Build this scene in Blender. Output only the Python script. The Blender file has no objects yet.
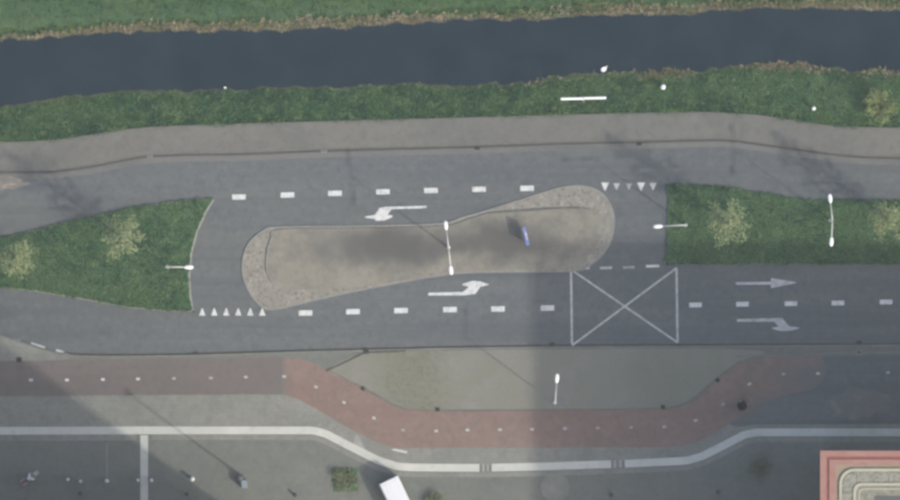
import bpy, bmesh, math, random
import numpy as np
from mathutils import Vector, Matrix
from mathutils.geometry import tessellate_polygon

random.seed(7)
rng = np.random.default_rng(11)
SC = bpy.context.scene
COL = SC.collection

# ------------------------------------------------------------------ camera, sky, sun, exposure
ALT = 1500.0                      # survey aircraft height, looking straight down
PPM = 12.0                        # photo pixels per metre (lane dashes repeat every 4 m)
cam = bpy.data.cameras.new('camera')
cam.sensor_fit = 'HORIZONTAL'; cam.sensor_width = 36.0
cam.lens = 36.0 * ALT / 75.0
cam.clip_start = 20.0; cam.clip_end = 8000.0
cam_o = bpy.data.objects.new('camera', cam); COL.objects.link(cam_o)
cam_o.location = (0, 0, ALT)
SC.camera = cam_o

SUN_EL = math.radians(38.0)
SUN_AZ = math.atan2(0.807, -0.590)          # clockwise from +Y
w = bpy.data.worlds.new('World'); SC.world = w; w.use_nodes = True
nt = w.node_tree; nt.nodes.clear()
sky = nt.nodes.new('ShaderNodeTexSky'); sky.sky_type = 'NISHITA'; sky.sun_disc = False
sky.sun_elevation = SUN_EL; sky.sun_rotation = SUN_AZ
sky.air_density = 1.0; sky.dust_density = 4.0; sky.ozone_density = 1.0
bg = nt.nodes.new('ShaderNodeBackground'); bg.inputs['Strength'].default_value = 0.15
wo = nt.nodes.new('ShaderNodeOutputWorld')
nt.links.new(sky.outputs[0], bg.inputs[0]); nt.links.new(bg.outputs[0], wo.inputs[0])
sun = bpy.data.lights.new('sun', 'SUN'); sun.energy = 1.75; sun.angle = math.radians(1.7); sun.color = (1.0, 0.965, 0.85)
sun_o = bpy.data.objects.new('sun', sun); COL.objects.link(sun_o)
sd = Vector((math.sin(SUN_AZ) * math.cos(SUN_EL), math.cos(SUN_AZ) * math.cos(SUN_EL), math.sin(SUN_EL)))
sun_o.rotation_euler = (-sd).to_track_quat('-Z', 'Y').to_euler(); sun_o.location = sd * 200
SC.view_settings.view_transform = 'Standard'; SC.view_settings.look = 'None'
SC.view_settings.gamma = 1.0; SC.view_settings.exposure = 0.90; SC.view_settings.use_curve_mapping = False
SC.cycles.filter_width = 3.1
HAZE_DENSITY = 0.00006

# ------------------------------------------------------------------ helpers
def P(px, py, z=0.0):
    """survey pixel -> metres on the level z"""
    k = (ALT - z) / ALT / PPM
    return ((px - 450.0) * k, (250.0 - py) * k, z)

def link(name, me, mat=None, parent=None, smooth=False):
    o = bpy.data.objects.new(name, me); COL.objects.link(o)
    if mat is not None:
        me.materials.clear(); me.materials.append(mat)
    if parent is not None: o.parent = parent
    if smooth:
        me.polygons.foreach_set('use_smooth', [True] * len(me.polygons))
    return o

def tag(o, label, cat, group=None):
    o['label'] = label; o['category'] = cat
    if group: o['group'] = group
    return o

def struct(o):
    o['kind'] = 'structure'; return o

def stuff(o, label=None, cat=None):
    o['kind'] = 'stuff'
    if label: o['label'] = label; o['category'] = cat
    return o

def thing(name, label, cat, loc, rz=0.0, group=None):
    o = bpy.data.objects.new(name, None); COL.objects.link(o)
    o.empty_display_size = 0.3
    o.location = loc; o.rotation_euler = (0, 0, rz)
    return tag(o, label, cat, group)

def smooth_line(pts, n=8, closed=False):
    pts = [Vector((p[0], p[1])) for p in pts]
    out = []; N = len(pts)
    rngi = range(N) if closed else range(N - 1)
    for i in rngi:
        if closed:
            p0, p1, p2, p3 = pts[i - 1], pts[i], pts[(i + 1) % N], pts[(i + 2) % N]
        else:
            p0 = pts[max(i - 1, 0)]; p1 = pts[i]; p2 = pts[i + 1]; p3 = pts[min(i + 2, N - 1)]
        for k in range(n):
            t = k / n
            a = (2 * p1 + (p2 - p0) * t + (2 * p0 - 5 * p1 + 4 * p2 - p3) * t * t + (3 * p1 - p0 - 3 * p2 + p3) * t ** 3) * 0.5
            out.append((a.x, a.y))
    if not closed: out.append((pts[-1].x, pts[-1].y))
    return out

def prism_mesh(name, outline, z0, z1):
    """outline: xy metres. top face at z1, sides down to z0 (z0=None: sheet)"""
    n = len(outline)
    area = sum(outline[i][0] * outline[(i + 1) % n][1] - outline[(i + 1) % n][0] * outline[i][1] for i in range(n))
    if area < 0: outline = outline[::-1]
    tris = tessellate_polygon([[Vector((x, y, 0)) for x, y in outline]])
    V = [(x, y, z1) for x, y in outline]; F = []
    for t in tris:
        a, b, c = t
        ax, ay = outline[a]; bx, by = outline[b]; cx, cy = outline[c]
        cr = (bx - ax) * (cy - ay) - (by - ay) * (cx - ax)
        F.append((a, b, c) if cr > 0 else (a, c, b))
    if z0 is not None:
        V += [(x, y, z0) for x, y in outline]
        for i in range(n):
            j = (i + 1) % n
            F.append((i, n + i, n + j, j))
    me = bpy.data.meshes.new(name); me.from_pydata(V, [], F); me.update()
    return me

def slab(name, pxs, z0, z1, mat, parent=None):
    return link(name, prism_mesh(name, [P(*p[:2])[:2] for p in pxs], z0, z1), mat, parent)

def offset_line(pts, d, closed=False):
    out = []; n = len(pts)
    for i in range(n):
        a = Vector(pts[i - 1] if (closed or i > 0) else pts[0]); b = Vector(pts[(i + 1) % n] if (closed or i < n - 1) else pts[-1])
        t = (b - a)
        if t.length < 1e-9: t = Vector((1, 0))
        t.normalize()
        out.append((pts[i][0] - t.y * d, pts[i][1] + t.x * d))
    return out

def ribbon(name, pxs, wpx, z0, z1, mat, parent=None, closed=False, off=0.0):
    """a strip of constant width along a pixel polyline, a real kerb with side faces"""
    pts = [P(*p[:2])[:2] for p in pxs]
    hw = wpx / PPM / 2; of = off / PPM
    A = offset_line(pts, of + hw, closed); B = offset_line(pts, of - hw, closed)
    n = len(pts); V = []; F = []
    for (a, b) in zip(A, B):
        V += [(a[0], a[1], z1), (b[0], b[1], z1), (a[0], a[1], z0), (b[0], b[1], z0)]
    m = n if closed else n - 1
    for i in range(m):
        j = (i + 1) % n; p = 4 * i; q = 4 * j
        F += [(p, p + 1, q + 1, q), (p, q, q + 2, p + 2), (p + 1, p + 3, q + 3, q + 1)]
    if not closed:
        F += [(0, 2, 3, 1), (4 * n - 4, 4 * n - 3, 4 * n - 1, 4 * n - 2)]
    me = bpy.data.meshes.new(name); me.from_pydata(V, [], F); me.update()
    return link(name, me, mat, parent)

class MB:
    def __init__(s): s.bm = bmesh.new()
    def box(s, c, size, rz=0.0, bevel=0.0, rx=0.0, ry=0.0):
        r = bmesh.ops.create_cube(s.bm, size=1.0)
        M = Matrix.Translation(c) @ Matrix.Rotation(rz, 4, 'Z') @ Matrix.Rotation(ry, 4, 'Y') @ Matrix.Rotation(rx, 4, 'X') @ Matrix.Diagonal((size[0], size[1], size[2], 1))
        bmesh.ops.transform(s.bm, matrix=M, verts=r['verts'])
        if bevel > 0:
            es = list({e for v in r['verts'] for e in v.link_edges})
            bmesh.ops.bevel(s.bm, geom=es, offset=bevel, segments=2, affect='EDGES', profile=0.5)
        return s
    def tube(s, pts, rad, n=8):
        pts = [Vector(p) for p in pts]
        rad = rad if isinstance(rad, (list, tuple)) else [rad] * len(pts)
        rings = []; up = Vector((0, 0, 1))
        for i, p in enumerate(pts):
            t = (pts[min(i + 1, len(pts) - 1)] - pts[max(i - 1, 0)]).normalized()
            u = t.cross(up if abs(t.z) < 0.95 else Vector((1, 0, 0))).normalized(); v = t.cross(u)
            rings.append([s.bm.verts.new(p + (u * math.cos(2 * math.pi * k / n) + v * math.sin(2 * math.pi * k / n)) * rad[i]) for k in range(n)])
        for a, b in zip(rings, rings[1:]):
            for k in range(n):
                s.bm.faces.new((a[k], a[(k + 1) % n], b[(k + 1) % n], b[k]))
        s.bm.faces.new(rings[0][::-1]); s.bm.faces.new(rings[-1])
        return s
    def lathe(s, prof, c=(0, 0, 0), n=16):
        rings = []
        for r, z in prof:
            rings.append([s.bm.verts.new((c[0] + r * math.cos(2 * math.pi * k / n), c[1] + r * math.sin(2 * math.pi * k / n), c[2] + z)) for k in range(n)])
        for a, b in zip(rings, rings[1:]):
            for k in range(n): s.bm.faces.new((a[k], a[(k + 1) % n], b[(k + 1) % n], b[k]))
        if prof[0][0] > 1e-6: s.bm.faces.new(rings[0][::-1])
        if prof[-1][0] > 1e-6: s.bm.faces.new(rings[-1])
        return s
    def loft(s, secs, n=12):
        """secs: (x, half width, half height, z centre) sections along x, superellipse"""
        rings = []
        for x, a, b, zc in secs:
            ring = []
            for k in range(n):
                th = 2 * math.pi * k / n; c, sn = math.cos(th), math.sin(th)
                ring.append(s.bm.verts.new((x, a * math.copysign(abs(c) ** 0.8, c), zc + b * math.copysign(abs(sn) ** 0.8, sn))))
            rings.append(ring)
        for a, b in zip(rings, rings[1:]):
            for k in range(n): s.bm.faces.new((a[k], a[(k + 1) % n], b[(k + 1) % n], b[k]))
        s.bm.faces.new(rings[0][::-1]); s.bm.faces.new(rings[-1])
        return s
    def torus(s, c, R, r, axis='Y', n=28, m=8):
        vs = []
        for i in range(n):
            a = 2 * math.pi * i / n; row = []
            for j in range(m):
                b = 2 * math.pi * j / m; q = R + r * math.cos(b)
                x, z, y = q * math.cos(a), q * math.sin(a), r * math.sin(b)
                p = (x, y, z) if axis == 'Y' else (x, z, y)
                row.append(s.bm.verts.new((c[0] + p[0], c[1] + p[1], c[2] + p[2])))
            vs.append(row)
        for i in range(n):
            for j in range(m):
                s.bm.faces.new((vs[i][j], vs[(i + 1) % n][j], vs[(i + 1) % n][(j + 1) % m], vs[i][(j + 1) % m]))
        return s
    def build(s, name, mat, parent=None, smooth=False):
        bmesh.ops.recalc_face_normals(s.bm, faces=s.bm.faces)
        me = bpy.data.meshes.new(name); s.bm.to_mesh(me); s.bm.free()
        return link(name, me, mat, parent, smooth)

# ------------------------------------------------------------------ materials
def material(name, base, rough=0.9, layers=(), bump=None, spec=0.3, metallic=0.0, hue_attr=None):
    """layers: (colour, amount, scale xyz or number, low, high[, detail[, offset]]) noise-masked mixes over base, in metres"""
    tone = TONE.get(name, (1, 1, 1)); base = tuple(a * k for a, k in zip(base, tone))
    layers = [(tuple(a * k for a, k in zip(ly[0], tone)),) + tuple(ly[1:]) for ly in layers]
    m = bpy.data.materials.new(name); m.use_nodes = True
    t = m.node_tree; N = t.nodes; L = t.links
    b = N['Principled BSDF']
    b.inputs['Roughness'].default_value = rough; b.inputs['Metallic'].default_value = metallic
    b.inputs['Specular IOR Level'].default_value = spec
    g = N.new('ShaderNodeNewGeometry')
    rgb = N.new('ShaderNodeRGB'); rgb.outputs[0].default_value = (*base, 1); cur = rgb.outputs[0]
    for k, ly in enumerate(layers):
        colr, amt, scl, lo, hi = ly[:5]; det = ly[5] if len(ly) > 5 else 3.0
        mp = N.new('ShaderNodeMapping'); s3 = scl if isinstance(scl, tuple) else (scl, scl, scl)
        mp.inputs['Scale'].default_value = s3; mp.inputs['Location'].default_value = (7.3 * k + len(name), 3.1 * k, 1.7 * k)
        if len(ly) > 6: mp.inputs['Rotation'].default_value = (0, 0, ly[6])
        L.new(g.outputs['Position'], mp.inputs['Vector'])
        nz = N.new('ShaderNodeTexNoise'); nz.inputs['Scale'].default_value = 1.0; nz.inputs['Detail'].default_value = det
        nz.inputs['Roughness'].default_value = 0.6
        L.new(mp.outputs[0], nz.inputs['Vector'])
        mr = N.new('ShaderNodeMapRange'); mr.inputs['From Min'].default_value = lo; mr.inputs['From Max'].default_value = hi
        mr.inputs['To Min'].default_value = 0.0; mr.inputs['To Max'].default_value = amt
        L.new(nz.outputs[0], mr.inputs[0])
        mx = N.new('ShaderNodeMix'); mx.data_type = 'RGBA'
        L.new(mr.outputs[0], mx.inputs[0]); L.new(cur, mx.inputs[6]); mx.inputs[7].default_value = (*colr, 1)
        cur = mx.outputs[2]
    L.new(cur, b.inputs['Base Color'])
    if bump:
        sc, st, dist = bump
        nz = N.new('ShaderNodeTexNoise'); nz.inputs['Scale'].default_value = sc; nz.inputs['Detail'].default_value = 4
        L.new(g.outputs['Position'], nz.inputs['Vector'])
        bp = N.new('ShaderNodeBump'); bp.inputs['Strength'].default_value = st; bp.inputs['Distance'].default_value = dist
        L.new(nz.outputs[0], bp.inputs['Height']); L.new(bp.outputs[0], b.inputs['Normal'])
    return m

def joints(m, size, colr, amt, width=0.06, offset=0.5, rot=0.0):
    """paving joints (finer than the picture can pick apart) mixed over the colour of a material"""
    t = m.node_tree; N = t.nodes; L = t.links; b = N['Principled BSDF']
    src = b.inputs['Base Color'].links[0].from_socket
    g = N.new('ShaderNodeNewGeometry'); mp = N.new('ShaderNodeMapping'); mp.inputs['Rotation'].default_value = (0, 0, rot)
    L.new(g.outputs['Position'], mp.inputs['Vector'])
    br = N.new('ShaderNodeTexBrick'); br.inputs['Scale'].default_value = 1.0
    br.inputs['Brick Width'].default_value = size[0]; br.inputs['Row Height'].default_value = size[1]
    br.inputs['Mortar Size'].default_value = width * size[1]; br.offset = offset
    br.inputs['Color1'].default_value = (0, 0, 0, 1); br.inputs['Color2'].default_value = (0.35, 0.35, 0.35, 1); br.inputs['Mortar'].default_value = (1, 1, 1, 1)
    L.new(mp.outputs[0], br.inputs['Vector'])
    mu = N.new('ShaderNodeMath'); mu.operation = 'MULTIPLY'; mu.inputs[1].default_value = amt; L.new(br.outputs[0], mu.inputs[0])
    mx = N.new('ShaderNodeMix'); mx.data_type = 'RGBA'; L.new(mu.outputs[0], mx.inputs[0]); L.new(src, mx.inputs[6])
    mx.inputs[7].default_value = (*colr, 1); L.new(mx.outputs[2], b.inputs['Base Color'])
    return m

TONE = {    # albedo trims, measured against the surveyed surfaces
    'asphalt': (.745, .775, .79), 'red_asphalt': (.95, 1.05, .99), 'verge_gravel': (.86, .87, .89), 'plaza_paving': (.76, .79, .74),
    'footway_tiles': (.94, .94, .89), 'path_asphalt': (.72, .75, .75), 'grass_blades': (1.0, 1.42, 1.28), 'bank_grass_blades': (.88, 1.24, .80),
    'island_paving': (.89, .88, .86), 'apron_cobbles': (1.0, 1.0, .97), 'island_soil': (.85, .85, .81), 'cycle_asphalt': (.81, .70, .675),
    'spring_leaf': (.60, .78, .90), 'pale_stone': (.98, 1.0, .97), 'grass_ground': (.80, 1.1, 1.0), 'pink_coping': (.62, .58, .58),
    'red_coping_groove': (.8, .75, .75), 'cream_rim': (.74, .74, .66), 'roof_panel': (.82, .80, .76), 'rooftop_felt': (.62, .62, .58), 'roof_terrace': (1.0, 1.0, .95), 'van_paint': (.74, .74, .75),
    'dry_reed': (1.15, 1.15, 1.15), 'road_paint': (.86, .86, .86)}
M = {}
M['asphalt'] = material('asphalt', (.128, .134, .137), .9,
    [((.160, .160, .152), .8, (.03, .55, 1), .42, .68), ((.098, .104, .112), .6, (.05, .16, 1), .52, .75),
     ((.098, .102, .106), .7, 2.2, .48, .66, 3), ((.165, .163, .155), .6, 1.5, .5, .66, 4), ((.152, .146, .134), .7, (.02, .22, 1), .5, .68, 3), ((.105, .11, .115), .7, (.04, 1.1, 1), .5, .66, 3),
     ((.09, .09, .09), .5, (.25, .25, 1), .62, .70, 6)], bump=(30, .3, .01))
M['lane'] = material('cycle_asphalt', (.150, .148, .144), .9,
    [((.18, .175, .168), .7, (.05, .5, 1), .45, .7), ((.115, .113, .112), .6, .25, .5, .75, 4), ((.125, .123, .12), .6, 2.0, .48, .66, 4)], bump=(30, .3, .01))
M['path'] = material('path_asphalt', (.178, .165, .150), .9,
    [((.205, .192, .172), .7, (.06, .5, 1), .45, .7), ((.135, .13, .122), .6, .2, .5, .72, 5), ((.14, .132, .12), .7, 2.0, .48, .66, 4), ((.21, .20, .185), .5, 1.3, .52, .68, 4)], bump=(30, .3, .01))
M['red'] = material('red_asphalt', (.185, .112, .100), .9,
    [((.205, .135, .122), .8, (.1, .5, 1), .42, .7), ((.135, .10, .094), .7, .22, .5, .75, 4), ((.145, .095, .086), .6, 2.0, .48, .66, 4), ((.225, .15, .136), .5, 1.3, .52, .68, 4)], bump=(30, .3, .01))
M['footway'] = joints(material('footway_tiles', (.195, .195, .182), .92,
    [((.235, .232, .215), .7, .18, .45, .7, 4), ((.145, .15, .138), .7, .35, .5, .72, 5), ((.15, .15, .14), .6, 2.2, .48, .66, 4), ((.24, .236, .22), .5, 1.2, .52, .68, 4)], bump=(18, .3, .01)), (.3, .3), (.10, .10, .09), .35)
M['plaza'] = joints(material('plaza_paving', (.168, .168, .158), .92,
    [((.195, .19, .176), .7, .12, .45, .7, 4), ((.130, .138, .132), .7, .3, .5, .72, 5), ((.14, .155, .13), .5, .5, .55, .7, 4), ((.13, .132, .125), .6, 2.2, .48, .66, 4), ((.21, .205, .19), .45, 1.2, .52, .68, 4)], bump=(18, .3, .01)), (.21, .105), (.10, .10, .095), .35)
M['verge'] = material('verge_gravel', (.205, .195, .158), .95,
    [((.185, .188, .135), .6, .25, .48, .64, 5), ((.225, .212, .19), .7, .5, .5, .7, 4), ((.15, .148, .125), .5, 5.0, .5, .75, 3)], bump=(12, .5, .02))
M['band'] = joints(material('pale_stone', (.42, .415, .385), .85,
    [((.50, .49, .455), .6, .5, .45, .7, 4), ((.30, .30, .275), .6, 1.2, .55, .75, 5)], bump=(20, .2, .005)), (1.0, .7), (.3, .3, .28), .3, .03)
M['kerb'] = material('kerb_concrete', (.26, .255, .235), .9, [((.18, .178, .16), .7, .8, .45, .7, 4), ((.32, .31, .29), .5, 2.5, .5, .75, 3)], bump=(20, .3, .005))
M['patch_strip'] = material('pale_gutter_asphalt', (.128, .126, .118), .92, [((.098, .10, .10), .8, (.12, .5, 1), .45, .65, 4), ((.15, .145, .132), .6, 1.4, .5, .68, 4)])
M['kerb_worn'] = material('dirty_kerb', (.150, .148, .135), .92, [((.20, .195, .175), .7, .35, .48, .66, 4), ((.10, .10, .092), .6, .9, .5, .7, 4)], bump=(20, .3, .005))
M['gutter'] = material('gutter_brick', (.062, .058, .052), .95, [((.10, .092, .08), .7, .6, .5, .75, 4), ((.045, .058, .055), .5, 3.0, .5, .75, 3)], bump=(20, .4, .01))
M['kerb_dark'] = material('mossy_kerb', (.115, .11, .098), .95, [((.16, .15, .13), .7, .8, .45, .7, 4)], bump=(20, .3, .01))
M['cobble'] = joints(material('apron_cobbles', (.235, .220, .190), .92,
    [((.275, .255, .22), .7, .6, .45, .7, 4), ((.11, .105, .095), .8, 3.2, .5, .64, 3), ((.36, .34, .31), .7, 2.4, .54, .66, 3), ((.19, .185, .165), .6, .25, .5, .7)], bump=(10, .6, .02)), (.17, .13), (.13, .12, .105), .6, .12)
M['island'] = material('island_paving', (.225, .210, .175), .93,
    [((.265, .245, .205), .8, .3, .45, .66, 4), ((.165, .158, .138), .8, .5, .48, .64, 5), ((.15, .145, .128), .4, 2.0, .48, .64, 4), ((.30, .28, .245), .3, 1.5, .54, .68, 4), ((.14, .135, .115), .35, 6.0, .5, .8, 2)], bump=(14, .4, .015))
def zone(m, cols, spots, soft=.55, nscale=.5):
    """worn ground of another colour inside soft-edged ellipses (px centre, px radii)"""
    t = m.node_tree; N = t.nodes; L = t.links; b = N['Principled BSDF']
    g = N.new('ShaderNodeNewGeometry'); nz = N.new('ShaderNodeTexNoise'); nz.inputs['Scale'].default_value = nscale; nz.inputs['Detail'].default_value = 5
    L.new(g.outputs['Position'], nz.inputs['Vector'])
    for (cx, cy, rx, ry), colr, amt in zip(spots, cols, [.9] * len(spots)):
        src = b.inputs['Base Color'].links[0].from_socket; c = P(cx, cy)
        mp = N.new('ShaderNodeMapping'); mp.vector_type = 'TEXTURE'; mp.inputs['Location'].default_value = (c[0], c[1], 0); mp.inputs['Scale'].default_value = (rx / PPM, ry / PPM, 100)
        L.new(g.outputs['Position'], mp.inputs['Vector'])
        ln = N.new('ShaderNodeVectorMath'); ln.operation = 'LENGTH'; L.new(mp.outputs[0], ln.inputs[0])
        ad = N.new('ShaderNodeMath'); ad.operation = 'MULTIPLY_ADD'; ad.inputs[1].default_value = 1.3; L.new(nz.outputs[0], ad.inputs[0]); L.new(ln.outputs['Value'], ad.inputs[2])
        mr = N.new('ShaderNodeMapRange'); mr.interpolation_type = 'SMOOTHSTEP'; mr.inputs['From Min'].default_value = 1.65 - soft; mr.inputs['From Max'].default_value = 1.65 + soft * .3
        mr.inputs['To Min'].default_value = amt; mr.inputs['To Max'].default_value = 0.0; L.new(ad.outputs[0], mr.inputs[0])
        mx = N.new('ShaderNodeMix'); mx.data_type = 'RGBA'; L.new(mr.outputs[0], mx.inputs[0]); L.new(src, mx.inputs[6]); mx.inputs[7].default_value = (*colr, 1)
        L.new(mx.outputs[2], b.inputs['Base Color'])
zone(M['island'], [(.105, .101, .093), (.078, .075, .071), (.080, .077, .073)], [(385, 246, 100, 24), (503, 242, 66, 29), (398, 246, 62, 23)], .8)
zone(M['red'], [(.105, .105, .104), (.110, .107, .104), (.118, .104, .096)], [(850, 385, 92, 48), (790, 412, 48, 18), (264, 377, 26, 40)], .8)
zone(M['verge'], [(.172, .172, .130), (.168, .168, .130)], [(412, 382, 52, 30), (672, 380, 46, 30)], 1.0, 1.0)
M['paint'] = material('road_paint', (.62, .62, .60), .75, [((.42, .42, .41), .7, 2.0, .46, .64, 4), ((.22, .22, .22), .75, 5.0, .56, .68, 4)])
M['paint_thin'] = material('worn_road_paint', (.40, .40, .39), .8, [((.22, .22, .22), .8, 2.0, .42, .68, 4)])
M['paint_faint'] = material('faded_road_paint', (.30, .30, .295), .8, [((.18, .18, .18), .8, 3.0, .42, .68, 4)])
M['grass'] = material('grass_ground', (.060, .086, .045), .95,
    [((.085, .098, .048), .8, .25, .45, .66, 4), ((.040, .068, .042), .8, .6, .48, .68, 4), ((.12, .11, .06), .5, 1.2, .6, .75, 4)], bump=(6, .6, .05))
M['blade'] = material('grass_blades', (.066, .108, .052), .85,
    [((.100, .128, .050), .9, .22, .46, .62, 4), ((.030, .066, .040), .95, .45, .48, .60, 4), ((.022, .050, .032), .8, 1.7, .50, .62, 4), ((.150, .165, .080), .9, .9, .52, .64, 4), ((.22, .205, .12), .8, 2.2, .57, .68, 4), ((.115, .135, .055), .8, (.10, .16, 1), .50, .64, 3)])
M['blade_north'] = material('bank_grass_blades', (.086, .122, .056), .85,
    [((.135, .150, .066), .9, .20, .44, .58, 4), ((.042, .076, .042), .95, .45, .48, .60, 4), ((.030, .060, .034), .8, 1.7, .5, .62, 4), ((.20, .185, .10), .8, 1.2, .54, .66, 4), ((.26, .25, .15), .6, 2.6, .60, .7, 4)])
M['reed'] = material('dry_reed', (.26, .22, .145), .9, [((.34, .30, .21), .8, 1.2, .45, .65, 4), ((.15, .13, .08), .8, .7, .5, .68, 4), ((.13, .14, .07), .7, .35, .5, .62, 4)])
M['mud'] = material('bank_mud', (.055, .052, .042), .8, [((.09, .08, .06), .7, 1.0, .5, .7, 4)])
M['leaf'] = material('spring_leaf', (.285, .265, .105), .7, [((.20, .22, .085), .8, 1.2, .45, .65, 3), ((.36, .32, .16), .7, 2.5, .5, .7, 3)])
M['leaf_green'] = material('bush_leaf', (.125, .145, .075), .75, [((.07, .09, .045), .8, 1.5, .45, .65, 3), ((.19, .19, .10), .6, 3, .5, .7, 3)])
M['leaf_lime'] = material('lime_leaf', (.17, .20, .075), .75, [((.10, .14, .055), .8, 1.5, .45, .65, 3)])
M['weed'] = material('verge_weed', (.165, .175, .095), .9, [((.13, .145, .075), .7, 1.2, .45, .65, 3)])
M['leaf_dull'] = material('dull_twig_leaf', (.10, .105, .075), .8, [((.065, .07, .05), .8, 1.5, .45, .65, 3)])
M['bark'] = material('bark', (.11, .095, .075), .95, [((.06, .052, .042), .7, (8, 8, 2), .45, .7, 4)], bump=(20, .5, .01))
M['white'] = material('white_enamel', (.78, .78, .75), .45, [((.60, .60, .57), .5, 2.0, .5, .75, 4)], spec=.4)
M['galv'] = material('galvanised_steel', (.52, .51, .48), .5, [((.40, .39, .36), .6, 3.0, .5, .75, 4)], metallic=.2)
M['pale_cap'] = material('pale_cap', (.62, .61, .58), .6)
M['lens'] = material('lamp_glass', (.55, .56, .55), .15, spec=.5)
M['iron'] = material('cast_iron', (.06, .057, .054), .7, [((.08, .07, .06), .6, 4.0, .5, .75, 4)], metallic=.3)
M['iron_pale'] = material('worn_steel_grate', (.24, .235, .22), .6, [((.13, .125, .115), .6, 5.0, .5, .75, 4)], metallic=.2)
M['black'] = material('black_plastic', (.006, .006, .008), .9, [((.014, .014, .016), .6, 4, .5, .75)], spec=.08)
M['van'] = material('van_paint', (.80, .80, .80), .35, [((.70, .70, .69), .5, .8, .5, .75, 4)], spec=.5)
M['glass'] = material('dark_glass', (.02, .024, .028), .08, spec=.6)
M['rubber'] = material('rubber', (.018, .018, .018), .85)
M['lamp_red'] = material('red_lamp', (.35, .02, .015), .3)
M['chrome'] = material('bare_metal', (.5, .5, .5), .3, metallic=.9)
M['blue'] = material('blue_sign', (.13, .17, .42), .6, [((.20, .23, .42), .7, 3, .48, .66)])
M['brick'] = joints(material('red_brick', (.33, .125, .095), .9, [((.40, .165, .125), .7, .5, .45, .7, 4), ((.24, .10, .08), .6, 1.5, .5, .75, 4)]), (.22, .07), (.30, .24, .2), .6, .12)
M['coping'] = material('pink_coping', (.42, .235, .195), .85, [((.48, .29, .245), .7, .8, .45, .7, 4), ((.35, .19, .155), .6, 2.0, .5, .75, 4)])
M['coping_dark'] = material('red_coping_groove', (.27, .105, .085), .9, [((.33, .14, .115), .7, 1, .45, .7, 4)])
M['cream'] = material('cream_rim', (.46, .44, .375), .8, [((.36, .345, .29), .6, 1.5, .5, .75, 4)])
M['terrace'] = material('roof_terrace', (.25, .20, .155), .95, [((.19, .155, .12), .7, 1.5, .45, .7, 4)])
M['roofpanel'] = material('roof_panel', (.235, .238, .205), .8, [((.30, .295, .25), .9, 2.6, .48, .60, 4), ((.13, .132, .112), .9, 3.6, .50, .62, 4), ((.33, .32, .28), .8, (.6, 7, 1), .52, .64, 3)])
M['rooftop'] = material('rooftop_felt', (.30, .285, .245), .9, [((.40, .38, .33), .8, 3.0, .52, .64, 4), ((.21, .205, .175), .8, 2.2, .48, .62, 4)])
M['felt'] = material('dark_roof_felt', (.085, .09, .088), .95, [((.12, .12, .11), .6, .8, .5, .7, 4)])
M['skin'] = material('skin', (.48, .30, .22), .6)
M['hair'] = material('grey_hair', (.24, .25, .20), .8)
M['jacket'] = material('pale_jacket', (.80, .80, .77), .85, [((.5, .5, .48), .5, 6, .5, .7)])
M['trouser'] = material('grey_trousers', (.13, .14, .13), .9)
M['bag'] = material('dull_pink_bag', (.34, .17, .17), .85)
M['bill'] = material('duck_bill', (.55, .30, .05), .5)
M['feather'] = material('white_feather', (.80, .80, .80), .7)
M['bluegrey'] = material('pale_blue_metal', (.19, .225, .255), .5)
M['purple'] = material('dark_purple_metal', (.065, .055, .072), .5)

# water: dark, slightly murky, small ripples
m = bpy.data.materials.new('canal_water'); m.use_nodes = True; t = m.node_tree; b = t.nodes['Principled BSDF']
b.inputs['Base Color'].default_value = (.026, .034, .044, 1); b.inputs['Roughness'].default_value = .12; b.inputs['IOR'].default_value = 1.33
g = t.nodes.new('ShaderNodeNewGeometry'); nz = t.nodes.new('ShaderNodeTexNoise'); nz.inputs['Scale'].default_value = 1.4; nz.inputs['Detail'].default_value = 5
bp = t.nodes.new('ShaderNodeBump'); bp.inputs['Strength'].default_value = .35; bp.inputs['Distance'].default_value = .05
t.links.new(g.outputs['Position'], nz.inputs['Vector']); t.links.new(nz.outputs[0], bp.inputs['Height']); t.links.new(bp.outputs[0], b.inputs['Normal'])
nz2 = t.nodes.new('ShaderNodeTexNoise'); nz2.inputs['Scale'].default_value = .35; nz2.inputs['Detail'].default_value = 4
mx = t.nodes.new('ShaderNodeMix'); mx.data_type = 'RGBA'; mx.inputs[6].default_value = (.001, .0078, .018, 1); mx.inputs[7].default_value = (.0165, .028, .0375, 1)
t.links.new(g.outputs['Position'], nz2.inputs['Vector']); t.links.new(nz2.outputs[0], mx.inputs[0]); t.links.new(mx.outputs[2], b.inputs['Base Color'])
M['water'] = m

# ------------------------------------------------------------------ the lie of the land (survey lines, pixels)
XL, XR = -700, 1600
def ext(pts): return [(XL, pts[0][1])] + [(-120, pts[0][1])] + pts + [(1020, pts[-1][1])] + [(XR, pts[-1][1])]
WN = ext([(0, 40), (51, 37), (102, 34), (143, 31), (204, 30.6), (240, 30), (271, 31), (322, 27), (373, 25.5), (424, 21), (460, 19), (481, 19), (542, 19), (576, 16), (610, 14), (680, 13.6), (711, 10), (779, 7), (820, 8), (864, 10), (900, 12)])
WS = ext([(0, 108), (27, 104), (61, 99), (85, 93), (136, 91), (187, 92), (240, 91), (288, 88), (356, 87), (390, 84), (460, 85), (525, 82), (576, 74), (644, 73), (694, 70), (745, 65), (772, 63), (813, 66), (864, 70), (900, 70)])
PN = ext([(0, 142), (30, 142), (75, 138), (100, 133), (150, 127), (240, 124), (340, 121), (460, 118), (560, 115), (700, 112), (760, 115), (800, 122), (840, 127), (900, 128)])
KN = ext([(0, 171), (50, 171), (90, 166), (145, 155), (190, 153.5), (240, 153), (340, 149), (460, 146), (580, 142), (640, 141), (700, 139), (730, 139), (780, 146), (830, 153), (860, 156), (900, 157)])
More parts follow.
